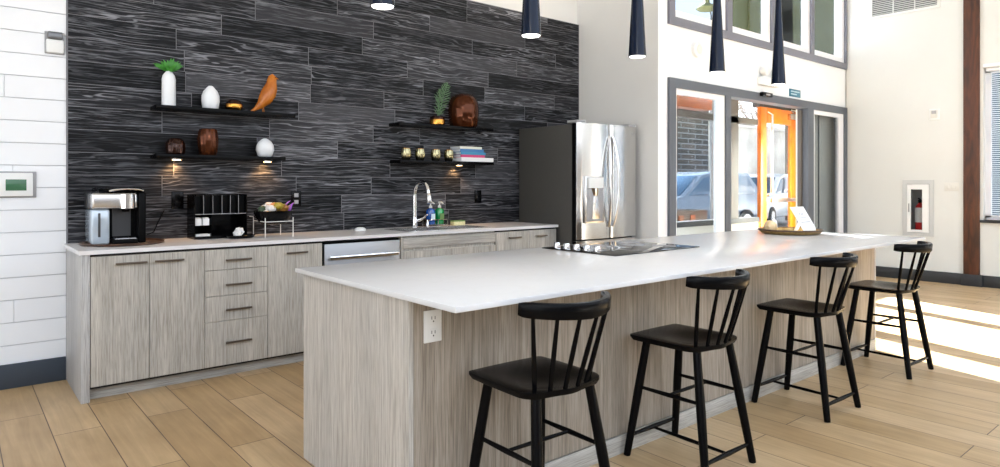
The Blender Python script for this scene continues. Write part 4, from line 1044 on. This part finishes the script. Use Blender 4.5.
car(15.6, 10.6, -6, 'car_blue', 'silver-blue car parked outside behind the left entry pane', 'parked_car')
s = thing('brick_building', 'dark brick building outside behind the left entry pane', 'building', (21.6, 15, -.05))
B(18.6, 22.0, 14, 15.5, -.05, 4.6).build('wall', 'brick', s)
B(18.5, 22.1, 13.9, 15.6, 4.6, 4.8).build('roof', 'frame_grey', s)
s = thing('reflection_box', 'added dark planter box under the left entry pane', 'reflection', (7.9, 5.9, -.05))
MB().box(6.8, 9.0, 5.75, 5.79, -.05, .93).box(6.8, 9.0, 6.11, 6.15, -.05, .93).box(6.8, 6.84, 5.79, 6.11, -.05, .93).box(8.96, 9.0, 5.79, 6.11, -.05, .93).build('body', 'jamb_dark', s)  # added box stands in for the room's dark reflections in the glass
for x in (7.95, 8.25, 8.55): B(x, x + .12, 5.735, 5.749, 0, .86).build('slat', 'beam_wood', s)  # brown strips stand in for upright reflections of the room
B(6.84, 8.96, 5.79, 6.11, .78, .86).build('box_fill', 'bark', s)
s = thing('timber_beam', 'orange timber canopy beam outside the left entry pane', 'beam', (8.0, 5.6, 2.42))
B(6.6, 8.75, 5.5, 5.68, 2.43, 2.74, bev=.01).build('beam', 'beam_wood', s)
for x in (6.7,): B(x - .08, x + .08, 5.51, 5.67, -.05, 2.43, bev=.01).build('post', 'beam_wood', s)
s = thing('olive_building', 'olive clad upper storey outside the high window', 'building', (19, 10, -.05))
MB().prism([(15.45, 9.2), (25, 9.2), (25, 12.5), (21.2, 12.5)], 'z', 4.3, 9.5).build('upper_storey', 'olive', s)
mb = MB()
for k in range(3): mb.box(18.1 + k * .62, 16.35 + k * .62, 9.15, 9.2, 4.5, 9.4)
mb.build('battens', 'olive', s, smooth=False)
for x, y in ((24.6, 9.8), (24.6, 12.1)): B(x - .15, x + .15, y - .15, y + .15, -.05, 4.3).build('column', 'mullion_brown', s)
s = thing('street_lamp', 'dish-headed street lamp seen through the high window', 'street lamp', (13.2, 8.3, -.05))
LX, LY = 10.72, 6.85
MB().tube([(13.2, 8.3, -.05), (13.2, 8.3, 4.4), (13.0, 8.2, 4.72), (12.2, 7.7, 4.86), (LX, LY, 4.84)], [.05, .05, .025, .018, .018], 10).build('pole', 'steel_dark', s)
MB().lathe((LX, LY, 4.54), [(.0, -.02), (.16, 0), (.2, .03), (.14, .08), (.05, .13), (.03, .32)], 24).build('lamp_head', 'olive', s)
s = thing('slatted_building', 'blue-grey building outside the right-hand window', 'building', (15, 0, -.05))
B(14, 17, -6, 4, -.05, 6).build('wall', 'facade', s)
mb = MB()
for k in range(6): mb.box(13.96, 14.0, -5 + k * 1.4, -4.2 + k * 1.4, 1.0, 2.6)
mb.build('window', 'car_glass', s, smooth=False)

# ------------------------------------------------------------------ light
wd = bpy.data.worlds.new('sky'); SC.world = wd; wd.use_nodes = True
nt = wd.node_tree; bg = nt.nodes['Background']
tc = nt.nodes.new('ShaderNodeTexCoord'); sp = nt.nodes.new('ShaderNodeSeparateXYZ'); nt.links.new(tc.outputs['Generated'], sp.inputs[0])
c = ramp(nt, sp.outputs[2], [(.0, (.95, .96, .97)), (.25, (.80, .88, 1.)), (1., (.62, .78, 1.))])
nt.links.new(c, bg.inputs['Color']); bg.inputs['Strength'].default_value = 3.0
sl = bpy.data.lights.new('sun', 'SUN'); sl.energy = 150; sl.angle = math.radians(.6); sl.color = (1, .97, .93)
so = bpy.data.objects.new('sun', sl); COL.objects.link(so)
dirv = Vector((-.32, -1, -.42)).normalized()
so.rotation_euler = dirv.to_track_quat('-Z', 'Y').to_euler()

# ------------------------------------------------------------------ camera
cam = bpy.data.cameras.new('camera'); co = bpy.data.objects.new('camera', cam); COL.objects.link(co)
co.location = (0, 0, 1.33)
co.rotation_euler = (math.pi / 2, 0, -math.atan2(550, 657))
cam.sensor_width = 36; cam.lens = 657 / 1000 * 36
cam.shift_y = -(233.5 - 184) / 1000; cam.clip_start = .05
SC.camera = co
SC.view_settings.view_transform = 'Standard'; SC.view_settings.look = 'None'
SC.view_settings.exposure = 0.0; SC.view_settings.gamma = 1; SC.view_settings.use_curve_mapping = False
